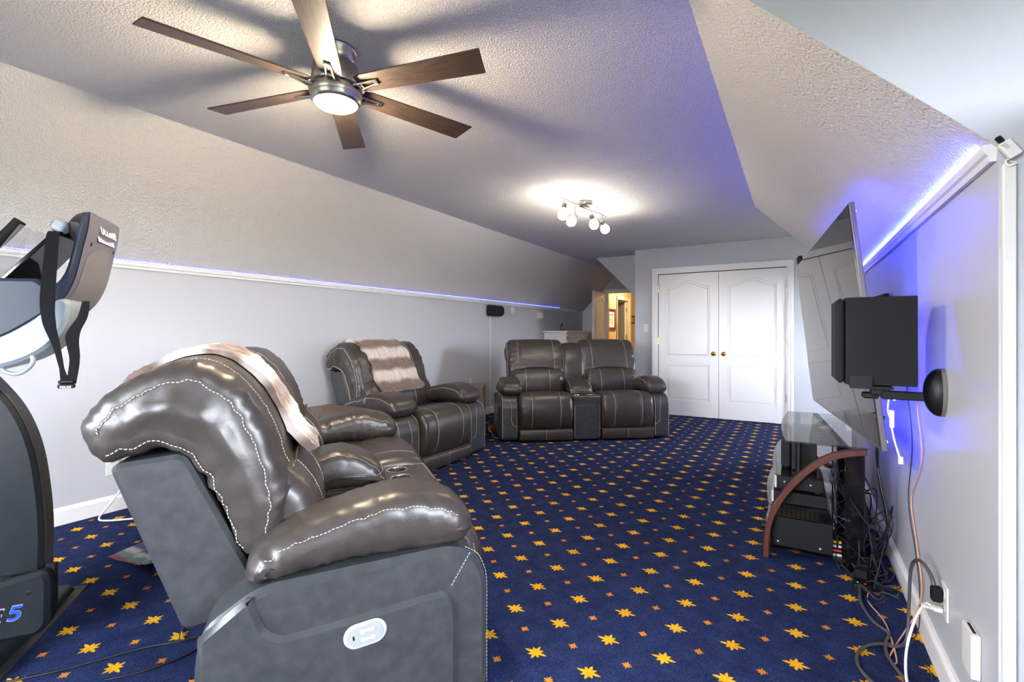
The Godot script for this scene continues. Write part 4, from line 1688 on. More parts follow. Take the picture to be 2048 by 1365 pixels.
func console_unit(o: Node3D, w: float, dash: float) -> void:
	var th := 0.0011 if dash > 0 else 0.0017
	var a := Acc.new()
	var h := w / 2
	span(a, -h, h, 0.02, 0.40, -0.70, 0.012, 0.012)
	span(a, -h, -h + 0.03, 0.39, 0.476, -0.66, 0.0)
	span(a, h - 0.03, h, 0.39, 0.476, -0.66, 0.0)
	span(a, -h, h, 0.39, 0.476, -0.03, 0.004, 0.003)
	span(a, -h + 0.03, h - 0.03, 0.39, 0.482, -0.66, -0.27)
	var s := Acc.new()
	thread(s, v3([[-h + 0.012, 0.05, 0.0135], [-h + 0.012, 0.39, 0.0135]]), th, dash)
	thread(s, v3([[h - 0.012, 0.05, 0.0135], [h - 0.012, 0.39, 0.0135]]), th, dash)
	var p := part("console_body", a, M.vinyl, o)
	part("stitching", s, M.thread, p)
	# padded top plate with two round openings
	a = Acc.new()
	var y := 0.488
	var zf := 0.014
	var zb := -0.27
	var cz := -0.14
	var cr := 0.047
	for k in [-1.0, 1.0]:
		var cx: float = k * 0.072
		var x0 := -h if k < 0 else 0.0
		var x1 := 0.0 if k < 0 else h
		var ring := PackedVector3Array()
		var sq := PackedVector3Array()
		var seg := 32
		for i in seg:
			var an := TAU * i / seg
			ring.append(Vector3(cx + cr * cos(an), y, cz - cr * sin(an)))
			var dx := cos(an)
			var dz := -sin(an)
			var tx := ((x1 - cx) / dx if dx > 0 else (x0 - cx) / dx) if absf(dx) > 1e-5 else 1e9
			var tz := ((zf - cz) / dz if dz > 0 else (zb - cz) / dz) if absf(dz) > 1e-5 else 1e9
			var t := minf(tx, tz)
			sq.append(Vector3(cx + dx * t, y, cz + dz * t))
		for i in seg:
			var j := (i + 1) % seg
			a.quad(ring[i], sq[i], sq[j], ring[j])
		for cc in [[x0, zf], [x1, zf], [x0, zb], [x1, zb]]:
			# fill the corner left by neighbouring rays
			var corner := Vector3(cc[0], y, cc[1])
			for i in seg:
				var j := (i + 1) % seg
				if absf(sq[i].x - sq[j].x) > 1e-4 and absf(sq[i].z - sq[j].z) > 1e-4 and corner.distance_to(sq[i]) < 0.06 and corner.distance_to(sq[j]) < 0.06:
					a.piece(PackedVector3Array([sq[i], corner, sq[j]]), PackedInt32Array([0, 1, 2]), PackedVector2Array(), PackedVector3Array([Vector3.UP, Vector3.UP, Vector3.UP]))
	span(a, -h, h, 0.452, y - 0.0005, zf - 0.012, zf)
	span(a, -h, -h + 0.012, 0.452, y - 0.0005, zb, zf - 0.012)
	span(a, h - 0.012, h, 0.452, y - 0.0005, zb, zf - 0.012)
	s = Acc.new()
	thread(s, v3([[-h + 0.008, y + 0.001, zb], [-h + 0.008, y + 0.001, zf - 0.008], [h - 0.008, y + 0.001, zf - 0.008], [h - 0.008, y + 0.001, zb]]), th, dash)
	p = part("console_top", a, M.leather, o)
	part("stitching", s, M.thread, p)
	for k in [-1.0, 1.0]:
		a = Acc.new()
		a.lathe(v2([[0.001, 0.412], [0.040, 0.412], [0.043, 0.416], [0.0445, 0.484], [0.046, 0.4905], [0.051, 0.4915], [0.055, 0.489]]), 40, Transform3D(Basis(), Vector3(k * 0.072, 0, cz)))
		part("cup_holder", a, M.cup_steel, o)
	a = Acc.new()
	var L := loft(a, CONSOLE_PAD, w - 0.035, 0.05, {"wr": 0.006, "seed": 5.0, "nx": 14, "m": 64, "cap": 0.008, "puff": 0.01})
	s = Acc.new()
	for e in 2:
		var i0: int = 3 if e == 0 else L.xs.size() - 4
		thread(s, along(L, i0, Vector2(-0.24, 0.50), Vector2(-0.62, 0.53), 0.002), th, dash)
	thread(s, across(L, Vector2(-0.237, 0.53), -h, h, 0.002), th, dash)
	p = part("console_pad", a, M.leather, o)
	part("stitching", s, M.thread, p)
	a = Acc.new()
	L = loft(a, CONSOLE_BACK, w - 0.02, 0.05, {"wr": 0.006, "seed": 15.0, "nx": 14, "m": 80, "cap": 0.01, "puff": 0.015})
	s = Acc.new()
	for e in 2:
		var i0: int = 3 if e == 0 else L.xs.size() - 4
		thread(s, along(L, i0, Vector2(-0.59, 0.62), Vector2(-1.0, 0.96), 0.002), th, dash)
	p = part("console_back", a, M.leather, o)
	part("stitching", s, M.thread, p)
	a = Acc.new()
	shell_back(a, 0.0, w - 0.02)
	part("back_shell", a, M.vinyl, o)


func power_switch(o: Node3D, x: float, out_dir: float) -> void:
	# oval control plate with two rocker pairs and a socket on the outer side of the arm
	var bs := Basis(Vector3(0, 0, 1), Vector3.UP, Vector3(-1, 0, 0)) if out_dir < 0 else Basis(Vector3(0, 0, -1), Vector3.UP, Vector3(1, 0, 0))
	bs = bs * Basis(Vector3(0, 0, 1), 0.12)
	var n := Node3D.new()
	n.name = "power_control"
	o.add_child(n, true)
	n.transform = Transform3D(bs, Vector3(x, 0.312, -0.38))
	var a := Acc.new()
	a.prism(stadium(0.122, 0.072), 0.006, Transform3D(), 0.003, true)
	part("rim", a, mat("control_rim", rgb(168, 170, 174), 0.3), n)
	a = Acc.new()
	a.prism(stadium(0.104, 0.056), 0.004, Transform3D(Basis(), Vector3(0, 0, 0.0045)), 0.001, true)
	part("plate", a, mat("control_plate", rgb(142, 144, 148), 0.4), n)
	for k in [-1.0, 1.0]:
		a = Acc.new()
		for e in [-1.0, 1.0]:
			a.prism(stadium(0.014, 0.013), 0.002, Transform3D(Basis(), Vector3(0.006 + e * 0.014, k * 0.012, 0.0085)), 0.0006, true)
		a.box(Vector3(0.006, k * 0.012, 0.009), Vector3(0.024, 0.006, 0.0012))
		part("button", a, mat("control_button", rgb(176, 177, 180), 0.35), n)
	a = Acc.new()
	a.box(Vector3(-0.033, 0, 0.0085), Vector3(0.005, 0.012, 0.001))
	part("socket", a, M.black, n)


func stadium(w: float, h: float, seg := 12) -> PackedVector2Array:
	var o := PackedVector2Array()
	var r := h / 2
	var c := maxf(w / 2 - r, 0.0)
	for i in seg + 1:
		var a := -PI / 2 + PI * i / seg
		o.append(Vector2(c + r * cos(a), r * sin(a)))
	for i in seg + 1:
		var a := PI / 2 + PI * i / seg
		o.append(Vector2(-c + r * cos(a), r * sin(a)))
	return o


func loveseat(label: String, at: Vector3, turn: float, dash: float, sd: float) -> Array:
	var o := thing("reclining_loveseat", label, "loveseat", at, turn, "leather reclining loveseats")
	var W := 1.91
	var heads := []
	base_unit(o, -W / 2 + 0.1, W / 2 - 0.1)
	for k in [-1.0, 1.0]:
		heads.append(seat_unit(o, k * 0.46, 0.605, dash, sd + 13.0 * k, 0.70))
		arm_unit(o, k * (W / 2 - 0.095), 0.19, k, dash, sd + 5 * k)
	console_unit(o, 0.305, dash)
	power_switch(o, -W / 2 - 0.0145, -1.0)
	power_switch(o, W / 2 + 0.0145, 1.0)
	return [o, heads]


func seating() -> void:
	var near := loveseat("dark grey leather reclining loveseat in the foreground with an oval power control on its side", Vector3(-1.61, 0, -1.88), 2.4819, 0.0075, 3.0)
	var far := loveseat("dark brown-grey leather reclining loveseat in front of the white closet doors", Vector3(-1.978, 0, -4.982), 0.6476, 0.0, 31.0)
	var o := thing("recliner_chair", "wide dark leather recliner between the two end tables with a striped throw on its back", "recliner", Vector3(-2.69, 0, -3.41), PI / 2)
	base_unit(o, -0.5, 0.5)
	var H := seat_unit(o, 0.0, 0.68, 0.0, 77.0, 0.90)
	for k in [-1.0, 1.0]:
		arm_unit(o, k * 0.49, 0.26, k, 0.0, 70.0 + k)
	throw_over("throw_blanket", "cream and brown striped faux fur throw over the back of the wide recliner", o, H, -0.30, 0.24, Vector2(-0.602, 0.77), Vector2(-1.02, 1.03), -0.06, 2.0, 0.14)
	throw_over("throw_blanket", "cream and brown striped faux fur throw over the back of the foreground loveseat", near[0], near[1][0], -0.10, 0.30, Vector2(-0.61, 0.84), Vector2(-1.08, 0.97), 0.02, 5.0, 0.08)


# ---------------------------------------------------------------- things on the walls
func text_part(called: String, txt: String, size: int, pix: float, m: Material, parent: Node3D, xf: Transform3D, bold := true, font := "Droid Sans") -> void:
	var t := TextMesh.new()
	var f := SystemFont.new()
	f.font_names = PackedStringArray([font])
	f.font_weight = 700 if bold else 400
	t.font = f
	t.text = txt
	t.font_size = size
	t.pixel_size = pix
	t.depth = 0.0008
	t.curve_step = 1.0
	var o := part(called, t, m, parent)
	o.transform = xf


func wall_things() -> void:
	# surround speaker on the left wall with its raceway
	var o := thing("surround_speaker", "small black surround loudspeaker high on the left wall above a white cable channel", "loudspeaker", Vector3(XL, 1.455, -6.04), PI / 2)
	var a := Acc.new()
	loft(a, [[0.02, 0.0], [0.105, 0.01], [0.125, 0.07], [0.105, 0.135], [0.02, 0.145]], 0.34, 0.02, {"m": 40, "nx": 8})
	part("cabinet", a, M.cloth_black, o)
	a = Acc.new()
	span(a, -0.05, 0.05, 0.03, 0.11, 0.0, 0.04)
	part("bracket", a, M.black, o)
	a = Acc.new()
	span(a, XL, XL + 0.012, 0.108, 1.46, -6.005, -5.975, 0.003)
	single("cable_channel", a, M.plastic_white, "white cable channel running down the left wall below the small speaker", "cable channel")
	# round chime
	o = thing("round_wall_alarm", "round white alarm on the left wall beside the small black speaker", "alarm", Vector3(XL, 1.545, -6.65))
	a = Acc.new()
	var side := Basis(Vector3(0, 0, 1), Vector3(1, 0, 0), Vector3(0, 1, 0))
	a.lathe(v2([[0.0005, 0.035], [0.05, 0.034], [0.062, 0.028], [0.072, 0.010], [0.074, 0.0]]), 28, Transform3D(side))
	part("body", a, M.plastic_white, o)
	a = Acc.new()
	a.lathe(v2([[0.0005, 0.043], [0.02, 0.042], [0.026, 0.034]]), 20, Transform3D(side))
	part("button", a, mat("warm_white_plastic", rgb(220, 214, 204), 0.4), o)
	# thermostat on its plate
	o = thing("thermostat", "white wall plate with a cream box on the left wall near the cabinet", "thermostat", Vector3(XL, 1.505, -7.57))
	a = Acc.new()
	span(a, 0.0, 0.012, -0.065, 0.065, -0.09, 0.09, 0.004)
	part("plate", a, M.plastic_white, o)
	a = Acc.new()
	span(a, 0.012, 0.05, -0.045, 0.045, -0.08, 0.03, 0.006)
	part("box", a, M.cream_plastic, o)
	# light switch beside the closet
	o = thing("light_switch", "white light switch on the grey wall left of the closet doors", "light switch", Vector3(-1.908, 1.264, ZC))
	a = Acc.new()
	span(a, -0.037, 0.037, -0.058, 0.058, 0.0, 0.006, 0.003)
	part("plate", a, M.plastic_white, o)
	a = Acc.new()
	a.box(Vector3(0, 0, 0.008), Vector3(0.034, 0.066, 0.006), 0.002, Basis(Vector3.RIGHT, 0.06))
	part("rocker", a, M.plastic_white, o)
	# outlets on the left wall
	outlet(Transform3D(Basis(Vector3.UP, PI / 2), Vector3(XL, 0.50, -5.48)), "white wall outlet above the end table on the left wall")
	outlet(Transform3D(Basis(Vector3.UP, PI / 2), Vector3(XL, 0.30, -1.40)), "white wall outlet behind the foreground loveseat")
	# outlet with plugs on the right wall
	o = outlet(Transform3D(Basis(Vector3.UP, -PI / 2), Vector3(XR, 0.285, -2.125)), "white wall outlet with a black and a white plug low on the right wall")
	var p := thing("power_plug", "black power plug in the upper socket of the right wall outlet", "plug", Vector3(XR - 0.009, 0.302, -2.13))
	a = Acc.new()
	a.box(Vector3(-0.016, 0, 0), Vector3(0.030, 0.05, 0.03), 0.006)
	part("body", a, M.rubber, p)
	p = thing("power_plug", "white plug in the lower socket of the right wall outlet", "plug", Vector3(XR - 0.009, 0.255, -2.12))
	a = Acc.new()
	a.box(Vector3(-0.014, 0, 0), Vector3(0.026, 0.016, 0.022), 0.004)
	part("body", a, M.plastic_white, p)
	a = Acc.new()
	for i in 5:
		a.box(Vector3(-0.030 - i * 0.006, 0, -0.001 * i), Vector3(0.003, 0.010, 0.012), 0.001)
	a.box(Vector3(-0.041, 0, -0.002), Vector3(0.03, 0.006, 0.008), 0.001)
	part("strain_relief", a, M.plastic_white, p)
	# blank box below
	o = thing("blank_wall_box", "white blank wall box low on the right wall near the corner", "wall box", Vector3(XR, 0.295, -1.815))
	a = Acc.new()
	span(a, -0.022, 0.0, -0.062, 0.062, -0.042, 0.042, 0.003)
	part("box", a, M.plastic_white, o)
	a = Acc.new()
	span(a, -0.0145, -0.0075, 0.0605, 0.0625, -0.030, 0.030)
	part("slot", a, M.black, o)
	# corner channel on the cheek wall
	a = Acc.new()
	span(a, XR + 0.0045, XR + 0.030, 0.0, 1.603, ZN, ZN + 0.014, 0.003)
	single("corner_channel", a, M.plastic_white, "white vertical cable channel at the near end of the right wall", "cable channel")
	# light strip controller on top of it
	o = thing("led_controller", "small white controller box with a black plug at the right light strip's end", "controller", Vector3(XR + 0.016, 1.635, ZN + 0.018), 0.0)
	o.rotation = Vector3(0, 0, 0.55)
	a = Acc.new()
	a.box(Vector3(0, 0, 0), Vector3(0.030, 0.048, 0.014), 0.005)
	part("box", a, M.plastic_white, o)
	for k in 4:
		a = Acc.new()
		a.box(Vector3(-0.006 + 0.001 * k, 0.016 - 0.004 * k, 0.0072), Vector3(0.010 - 0.001 * k, 0.0012, 0.0004))
		part("print", a, mat("print_grey", rgb(90, 90, 92), 0.6), o)
	a = Acc.new()
	a.box(Vector3(-0.002, 0.032, 0), Vector3(0.012, 0.018, 0.009), 0.002)
	part("plug", a, M.rubber, o)
	a = Acc.new()
	a.tube(spline3([[-0.008, -0.02, -0.004], [-0.020, -0.020, -0.004], [-0.022, -0.034, -0.002], [-0.010, -0.036, 0.002], [-0.018, -0.026, 0.004], [-0.008, -0.040, 0.0]]), 0.0022, 6)
	part("cord", a, M.plastic_white, o)
	# white corner cabinet by the passage
	cabinet()
	# framed pictures in the hall
	picture("framed_certificate", "framed certificate with a maroon mat on the yellow hall wall", Transform3D(Basis(Vector3.UP, PI / 2), Vector3(-3.798, 1.52, -11.08)), 0.62, 0.52, rgb(110, 62, 30), rgb(112, 34, 44), rgb(240, 236, 226))
	picture("framed_sign", "small tan framed sign on the far hall wall", Transform3D(Basis(), Vector3(-4.08, 1.595, -13.998)), 0.30, 0.23, rgb(84, 56, 30), rgb(214, 172, 110), rgb(222, 186, 128))


func outlet(xf: Transform3D, label: String) -> Node3D:
	var o := thing("wall_outlet", label, "outlet", Vector3.ZERO, 0.0, "white wall outlets")
	o.transform = xf
	var a := Acc.new()
	span(a, -0.036, 0.036, -0.058, 0.058, 0.0, 0.007, 0.003)
	part("plate", a, M.plastic_white, o)
	for y in [0.022, -0.022]:
		a = Acc.new()
		a.prism(stadium(0.034, 0.026), 0.002, Transform3D(Basis(), Vector3(0, y, 0.0068)), 0.0006, true)
		var s := part("socket", a, M.plastic_white, o)
		a = Acc.new()
		for x in [-0.006, 0.006]:
			a.box(Vector3(x, y + 0.002, 0.009), Vector3(0.002, 0.008, 0.0006))
		part("slots", a, M.black, s).set_meta("kind", "stuff")
	return o


func picture(called: String, label: String, xf: Transform3D, w: float, h: float, fr: Color, mt: Color, paper: Color) -> void:
	var o := thing(called, label, "picture")
	o.transform = xf
	for k in 4:
		var a := Acc.new()
		if k < 2:
			a.box(Vector3(0, (h / 2 - 0.018) * (1 if k == 0 else -1), 0.012), Vector3(w, 0.036, 0.024), 0.004)
		else:
			a.box(Vector3((w / 2 - 0.018) * (1 if k == 2 else -1), 0, 0.012), Vector3(0.036, h - 0.072, 0.024), 0.004)
		part("frame_bar", a, mat(called + "_frame", fr, 0.35), o)
	var b := Acc.new()
	b.box(Vector3(0, 0, 0.006), Vector3(w - 0.06, h - 0.06, 0.008))
	part("mat_board", b, mat(called + "_mat", mt, 0.8), o)
	b = Acc.new()
	b.box(Vector3(0, 0, 0.0105), Vector3(w - 0.17, h - 0.15, 0.001))
	var pp := part("paper", b, mat(called + "_paper", paper, 0.8), o)
	b = Acc.new()
	for i in 6:
		b.box(Vector3(0, h * 0.22 - i * h * 0.075, 0.0115), Vector3((w - 0.24) * (0.9 - 0.12 * (i % 3)), 0.007 if i else 0.016, 0.0006))
	part("lettering", b, mat(called + "_ink", fr.darkened(0.2), 0.8), pp).set_meta("kind", "stuff")


func cabinet() -> void:
	var o := thing("storage_cabinet", "white cabinet with panelled doors standing by the left wall behind the far loveseat", "cabinet", Vector3(-3.69, 0, -8.25))
	var a := Acc.new()
	span(a, -0.215, 0.22, 0.05, 1.20, -0.50, 0.50, 0.004)
	part("body", a, M.cabinet_white, o)
	a = Acc.new()
	span(a, -0.22, 0.21, 0.0, 0.05, -0.48, 0.48)
	part("plinth", a, M.cabinet_white, o)
	a = Acc.new()
	span(a, -0.222, 0.245, 1.20, 1.212, -0.525, 0.525, 0.003)
	span(a, -0.222, 0.26, 1.212, 1.236, -0.54, 0.54, 0.005)
	part("top", a, M.cabinet_white, o)
	for k in 2:
		var d := Node3D.new()
		d.name = "door"
		o.add_child(d, true)
		d.position = Vector3(0.22, 0, 0.245 if k == 0 else -0.245)
		a = Acc.new()
		for r in [[-0.235, 0.235, 1.09, 1.175], [-0.235, 0.235, 0.08, 0.16], [-0.235, -0.165, 0.16, 1.09], [0.165, 0.235, 0.16, 1.09]]:
			span(a, 0.0, 0.018, r[2], r[3], r[0], r[1], 0.003)
		span(a, 0.0, 0.008, 0.16, 1.09, -0.165, 0.165)
		part("frame", a, M.cabinet_white, d)
		a = Acc.new()
		span(a, 0.008, 0.016, 0.19, 1.06, -0.135, 0.135, 0.006)
		part("panel", a, M.cabinet_white, d)
		a = Acc.new()
		a.tube(v3([[0.02, 1.08, 0.238 if k == 0 else -0.238], [0.02, 1.14, 0.238 if k == 0 else -0.238]]), 0.008, 8)
		part("hinge", a, M.black, d)
	a = Acc.new()
	a.lathe(v2([[0.0005, 0.0], [0.028, 0.0], [0.03, 0.006], [0.03, 0.10], [0.022, 0.12], [0.012, 0.126], [0.012, 0.15], [0.0005, 0.152]]), 20, Transform3D(Basis(), Vector3(-3.74, 1.236, -8.16)))
	single("dark_bottle", a, mat("dark_teal", rgb(18, 44, 48), 0.25), "dark teal bottle standing on the white cabinet", "bottle")


# ---------------------------------------------------------------- elliptical trainer at the left edge, local z forward, -x towards the camera
func machine() -> void:
	var o := thing("elliptical_trainer", "dark grey elliptical trainer at the left edge with a curved console and blue number", "elliptical trainer", Vector3(-2.545, 0.006, -0.687), 2.4819)
	var shell := mat("trainer_blue_grey", rgb(38, 47, 60), 0.38, 0.0, {"metallic_specular": 0.35})
	var dark := mat("trainer_dark_grey", rgb(27, 31, 35), 0.42, 0.0, {"metallic_specular": 0.3, "albedo_texture": noise_tex(256, 0.012, 3, FastNoiseLite.TYPE_SIMPLEX_SMOOTH, ramp([[0.0, Color(0.86, 0.86, 0.86)], [1.0, Color(1, 1, 1)]])), "uv1_triplanar": true, "uv1_scale": Vector3.ONE * 2.5})
	var silver := mat("trainer_silver", rgb(128, 138, 146), 0.3)
	var grey := mat("trainer_panel_grey", rgb(104, 100, 100), 0.42)
	# base and shroud
	var a := Acc.new()
	side_solid(a, round_poly([[-0.62, 0.24], [-0.056, 0.277], [0.067, 0.302], [0.080, 0.262], [0.078, 0.10], [0.05, 0.066], [-0.62, 0.05]], 0.02), -0.125, 0.05, 0.014)
	side_solid(a, round_poly([[-0.62, 0.24], [-0.06, 0.27], [-0.03, 0.25], [-0.02, 0.10], [-0.04, 0.066], [-0.62, 0.05]], 0.02), 0.025, 0.25, 0.014)
	part("shroud", a, dark, o)
	a = Acc.new()
	a.box(Vector3(0.0, 0.032, -0.07), Vector3(0.62, 0.052, 0.12), 0.022)
	part("front_foot", a, dark, o)
	a = Acc.new()
	a.box(Vector3(0, 0.045, -0.75), Vector3(0.20, 0.05, 1.3), 0.012)
	part("base_rail", a, dark, o)
	a = Acc.new()
	side_solid(a, round_poly([[0.052, 0.31], [0.084, 0.31], [0.084, 0.13], [0.070, 0.09], [0.052, 0.10]], 0.012), -0.10, 0.02, 0.003)
	part("guide", a, M.black, o)
	a = Acc.new()
	a.lathe(v2([[0.0005, 0.0], [0.007, 0.0], [0.009, -0.001]]), 16, Transform3D(Basis(Vector3.BACK, PI / 2), Vector3(-0.151, 0.228, 0.022)))
	part("bolt", a, M.black, o)
	# upright
	a = Acc.new()
	var col := spline2([[-0.19, 1.10], [-0.098, 0.983], [-0.034, 0.876], [0.01, 0.74], [0.032, 0.585], [0.042, 0.43], [0.040, 0.26]], 5)
	var poly := col.duplicate()
	poly.append_array(v2([[-0.42, 0.25], [-0.42, 0.7], [-0.36, 1.05]]))
	for i in poly.size():
		poly[i].x -= 0.02
	side_solid(a, poly, -0.022, 0.076, 0.012)
	part("upright", a, dark, o)
	a = Acc.new()
	var rim := PackedVector2Array()
	for p in col:
		rim.append(p + Vector2(-0.014, 0.001))
	var back := col.duplicate()
	back.reverse()
	for p in back:
		rim.append(p + Vector2(-0.030, -0.002))
	side_solid(a, rim, -0.012, 0.062, 0.003)
	part("upright_edge", a, mat("trainer_edge", rgb(38, 37, 37), 0.35), o)
	# lower pale shell of the console
	a = Acc.new()
	var low := spline2([[-0.42, 1.13], [-0.20, 1.12], [-0.061, 1.165], [0.044, 1.236], [0.088, 1.297], [0.12, 1.312], [0.152, 1.288], [0.135, 1.20], [0.09, 1.13], [0.02, 1.08], [-0.08, 1.045], [-0.25, 1.0], [-0.42, 0.97]], 4)
	for i in low.size():
		low[i].x -= 0.012
	side_solid(a, low, -0.075, 0.152, 0.012)
	part("console_underside", a, silver, o)
	# blue-grey housing
	a = Acc.new()
	var body := v2([[-0.42, 1.36], [-0.06, 1.378], [0.04, 1.380]])
	body.append_array(spline2([[0.085, 1.345], [0.123, 1.404], [0.147, 1.50], [0.162, 1.58], [0.176, 1.637]], 3))
	body.append_array(spline2([[0.198, 1.641], [0.192, 1.58], [0.176, 1.50], [0.152, 1.386], [0.125, 1.318], [0.094, 1.272], [0.044, 1.228], [-0.061, 1.156], [-0.20, 1.112]], 4))
	body.append(Vector2(-0.42, 1.12))
	side_solid(a, body, 0.0, 0.305, 0.012)
	part("console_housing", a, shell, o)
	# front face: a smooth band and a paler field with an arched top
	a = Acc.new()
	var face := spline2([[0.199, 1.636], [0.194, 1.58], [0.178, 1.50], [0.154, 1.386], [0.127, 1.318], [0.100, 1.280]], 5)
	var rows := []
	for i in face.size():
		var row := PackedVector3Array()
		for j in 9:
			var u := (j / 8.0 - 0.5) * 2.0
			row.append(Vector3(u * 0.143, face[i].y, face[i].x + 0.012 * (1.0 - u * u) + 0.001))
		rows.append(row)
	a.sheet(rows)
	part("front_face", a, mat("trainer_face", rgb(92, 90, 100), 0.42), o)
	a = Acc.new()
	rows = []
	for i in 14:
		var t := i / 13.0
		var y := lerpf(1.515, 1.284, t)
		var z := 0.0
		for k in face.size() - 1:
			if face[k].y >= y and face[k + 1].y <= y:
				z = lerpf(face[k].x, face[k + 1].x, (face[k].y - y) / maxf(1e-5, face[k].y - face[k + 1].y))
		var half := 0.118 * sqrt(clampf(1.0 - pow(1.0 - minf(t / 0.3, 1.0), 2.0), 0.02, 1.0))
		var row := PackedVector3Array()
		for j in 9:
			var u := (j / 8.0 - 0.5) * 2.0
			var x := u * half
			row.append(Vector3(x, y, z + 0.012 * (1.0 - pow(x / 0.143, 2)) + 0.0025))
		rows.append(row)
	a.sheet(rows)
	part("front_field", a, grey, o)
	for k in 2:
		a = Acc.new()
		a.box(Vector3(-0.105 + 0.21 * k, 1.525, 0.1895), Vector3(0.008, 0.018, 0.006), 0.003)
		part("screw_recess", a, M.black, o)
	# maker's lettering, tilted with the face
	var tilt := Basis(Vector3.RIGHT, -0.16)
	var white := mat("print_white", rgb(236, 236, 236), 0.5)
	text_part("lettering", "Octane", 64, 0.00068, white, o, Transform3D(tilt * Basis(Vector3(1, 0, 0), Vector3(0.12, 1.25, 0), Vector3(0, 0, 1)), Vector3(0.0, 1.588, 0.2085)))
	a = Acc.new()
	a.box(Vector3.ZERO, Vector3(0.150, 0.022, 0.0008), 0.0, tilt)
	var bar := part("logo_bar", a, white, o)
	bar.position = Vector3(0.0, 1.551, 0.2015)
	text_part("lettering", "F I T N E S S", 40, 0.00046, mats["trainer_face"], bar, Transform3D(tilt, Vector3(0, 0, 0.0008)))
	# black rack behind the top of the front face
	a = Acc.new()
	a.prism(spline2([[-0.12, 1.60], [-0.07, 1.640], [0.0, 1.664], [0.06, 1.662], [0.12, 1.632], [0.175, 1.590], [0.195, 1.56], [0.198, 1.53], [0.185, 1.505], [0.165, 1.50], [0.0, 1.50], [-0.10, 1.55]], 4), 0.05, Transform3D(Basis(), Vector3(0, 0, 0.118)), 0.012, true)
	part("reading_rack", a, mat("rack_black", rgb(34, 32, 31), 0.5), o)
	# display and its clear visor
	a = Acc.new()
	a.prism(v2([[-0.125, 0.0], [0.125, 0.0], [0.115, 0.26], [-0.115, 0.26]]), 0.014, Transform3D(Basis(Vector3(1, 0, 0), Vector3(0, 0.78, 0.62), Vector3(0, 0.62, -0.78)), Vector3(0, 1.375, -0.055)), 0.003)
	part("display", a, M.gloss_black, o)
	a = Acc.new()
	a.prism(v2([[-0.14, 0.0], [0.13, 0.0], [0.12, 0.235], [-0.13, 0.235]]), 0.004, Transform3D(Basis(Vector3(1, 0, 0), Vector3(0, 0.86, 0.5), Vector3(0, 0.5, -0.86)), Vector3(0, 1.375, -0.125)), 0.001)
	part("visor", a, mat("visor_clear", Color(0.85, 0.9, 1.0, 0.10), 0.03, 0.0, {"transparency": BaseMaterial3D.TRANSPARENCY_ALPHA}), o)
	a = Acc.new()
	a.box(Vector3(-0.10, 1.585, 0.095), Vector3(0.05, 0.05, 0.05), 0.012, Basis(Vector3.RIGHT, 0.4))
	part("side_clip", a, silver, o)
	for k in [-1.0, 1.0]:
		a = Acc.new()
		a.tube(spline3([[k * 0.10, 1.30, -0.36], [k * 0.10, 1.46, -0.25], [k * 0.10, 1.56, -0.165], [k * 0.10, 1.632, -0.112]]), 0.021, 14)
		part("grip", a, M.rubber, o)
	# pale loop under the console
	a = Acc.new()
	a.tube(spline3([[-0.12, 1.125, 0.0], [-0.135, 1.11, 0.022], [-0.138, 1.075, 0.030], [-0.138, 1.045, 0.012], [-0.138, 1.03, -0.016], [-0.135, 1.04, -0.05], [-0.12, 1.06, -0.066]]), 0.0075, 10)
	part("hook_handle", a, silver, o)
	# model number on the shroud
	var side := Basis(Vector3(0, 0, 1), Vector3(0, 1, 0), Vector3(-1, 0, 0)) * Basis(Vector3(1, 0, 0), Vector3(0.25, 1, 0), Vector3(0, 0, 1))
	text_part("numeral", "5", 96, 0.00082, silver, o, Transform3D(side, Vector3(-0.1505, 0.164, -0.014)))
	text_part("numeral", "5", 96, 0.00074, mat("print_blue", rgb(24, 60, 150), 0.35), o, Transform3D(side, Vector3(-0.1512, 0.164, -0.014)))
	text_part("letter", "E", 96, 0.00078, silver, o, Transform3D(side, Vector3(-0.1505, 0.160, -0.066)))
	text_part("letter", "E", 96, 0.00066, M.black, o, Transform3D(side, Vector3(-0.1512, 0.160, -0.066)))
	# chest strap hung over the console
	var s := thing("chest_strap", "black elastic chest strap hanging from the trainer's console", "strap", Vector3(-2.545, 0.006, -0.687), 2.4819)
	var cl := mat("elastic_black", rgb(18, 18, 21), 0.85, 0.0, {"metallic_specular": 0.25})
	ribbon(s, "band", [[-0.17, 1.545, 0.118], [-0.185, 1.545, 0.108], [-0.19, 1.45, 0.102], [-0.19, 1.30, 0.093], [-0.19, 1.215, 0.098], [-0.188, 1.13, 0.118], [-0.186, 1.05, 0.132], [-0.184, 0.992, 0.142]], [0.036, 0.036, 0.040, 0.044, 0.038, 0.022, 0.014, 0.030], cl)
	ribbon(s, "sensor_band", [[-0.15, 1.30, 0.190], [-0.168, 1.24, 0.186], [-0.178, 1.17, 0.160], [-0.182, 1.08, 0.168], [-0.184, 0.992, 0.158]], [0.022, 0.030, 0.042, 0.030, 0.030], cl)
	a = Acc.new()
	a.box(Vector3(-0.186, 1.000, 0.145), Vector3(0.012, 0.012, 0.048), 0.004)
	a.box(Vector3(-0.187, 0.984, 0.146), Vector3(0.016, 0.016, 0.050), 0.004)
	part("buckle", a, M.black, s)
	text_part("lettering", "POLAR", 40, 0.00026, white, s, Transform3D(Basis(Vector3(0, 0, 1), Vector3(0, 1, 0), Vector3(-1, 0, 0)), Vector3(-0.1955, 0.981, 0.146)))
	# rubber mat
	a = Acc.new()
	a.box(Vector3(-0.01, 0.003, -1.0), Vector3(0.82, 0.006, 2.0), 0.002)
	var mt := single("rubber_mat", a, mat("mat_rubber", rgb(48, 47, 47), 0.75), "dark rubber mat under the elliptical trainer", "mat")
	mt.position = Vector3(-2.545, 0, -0.687)
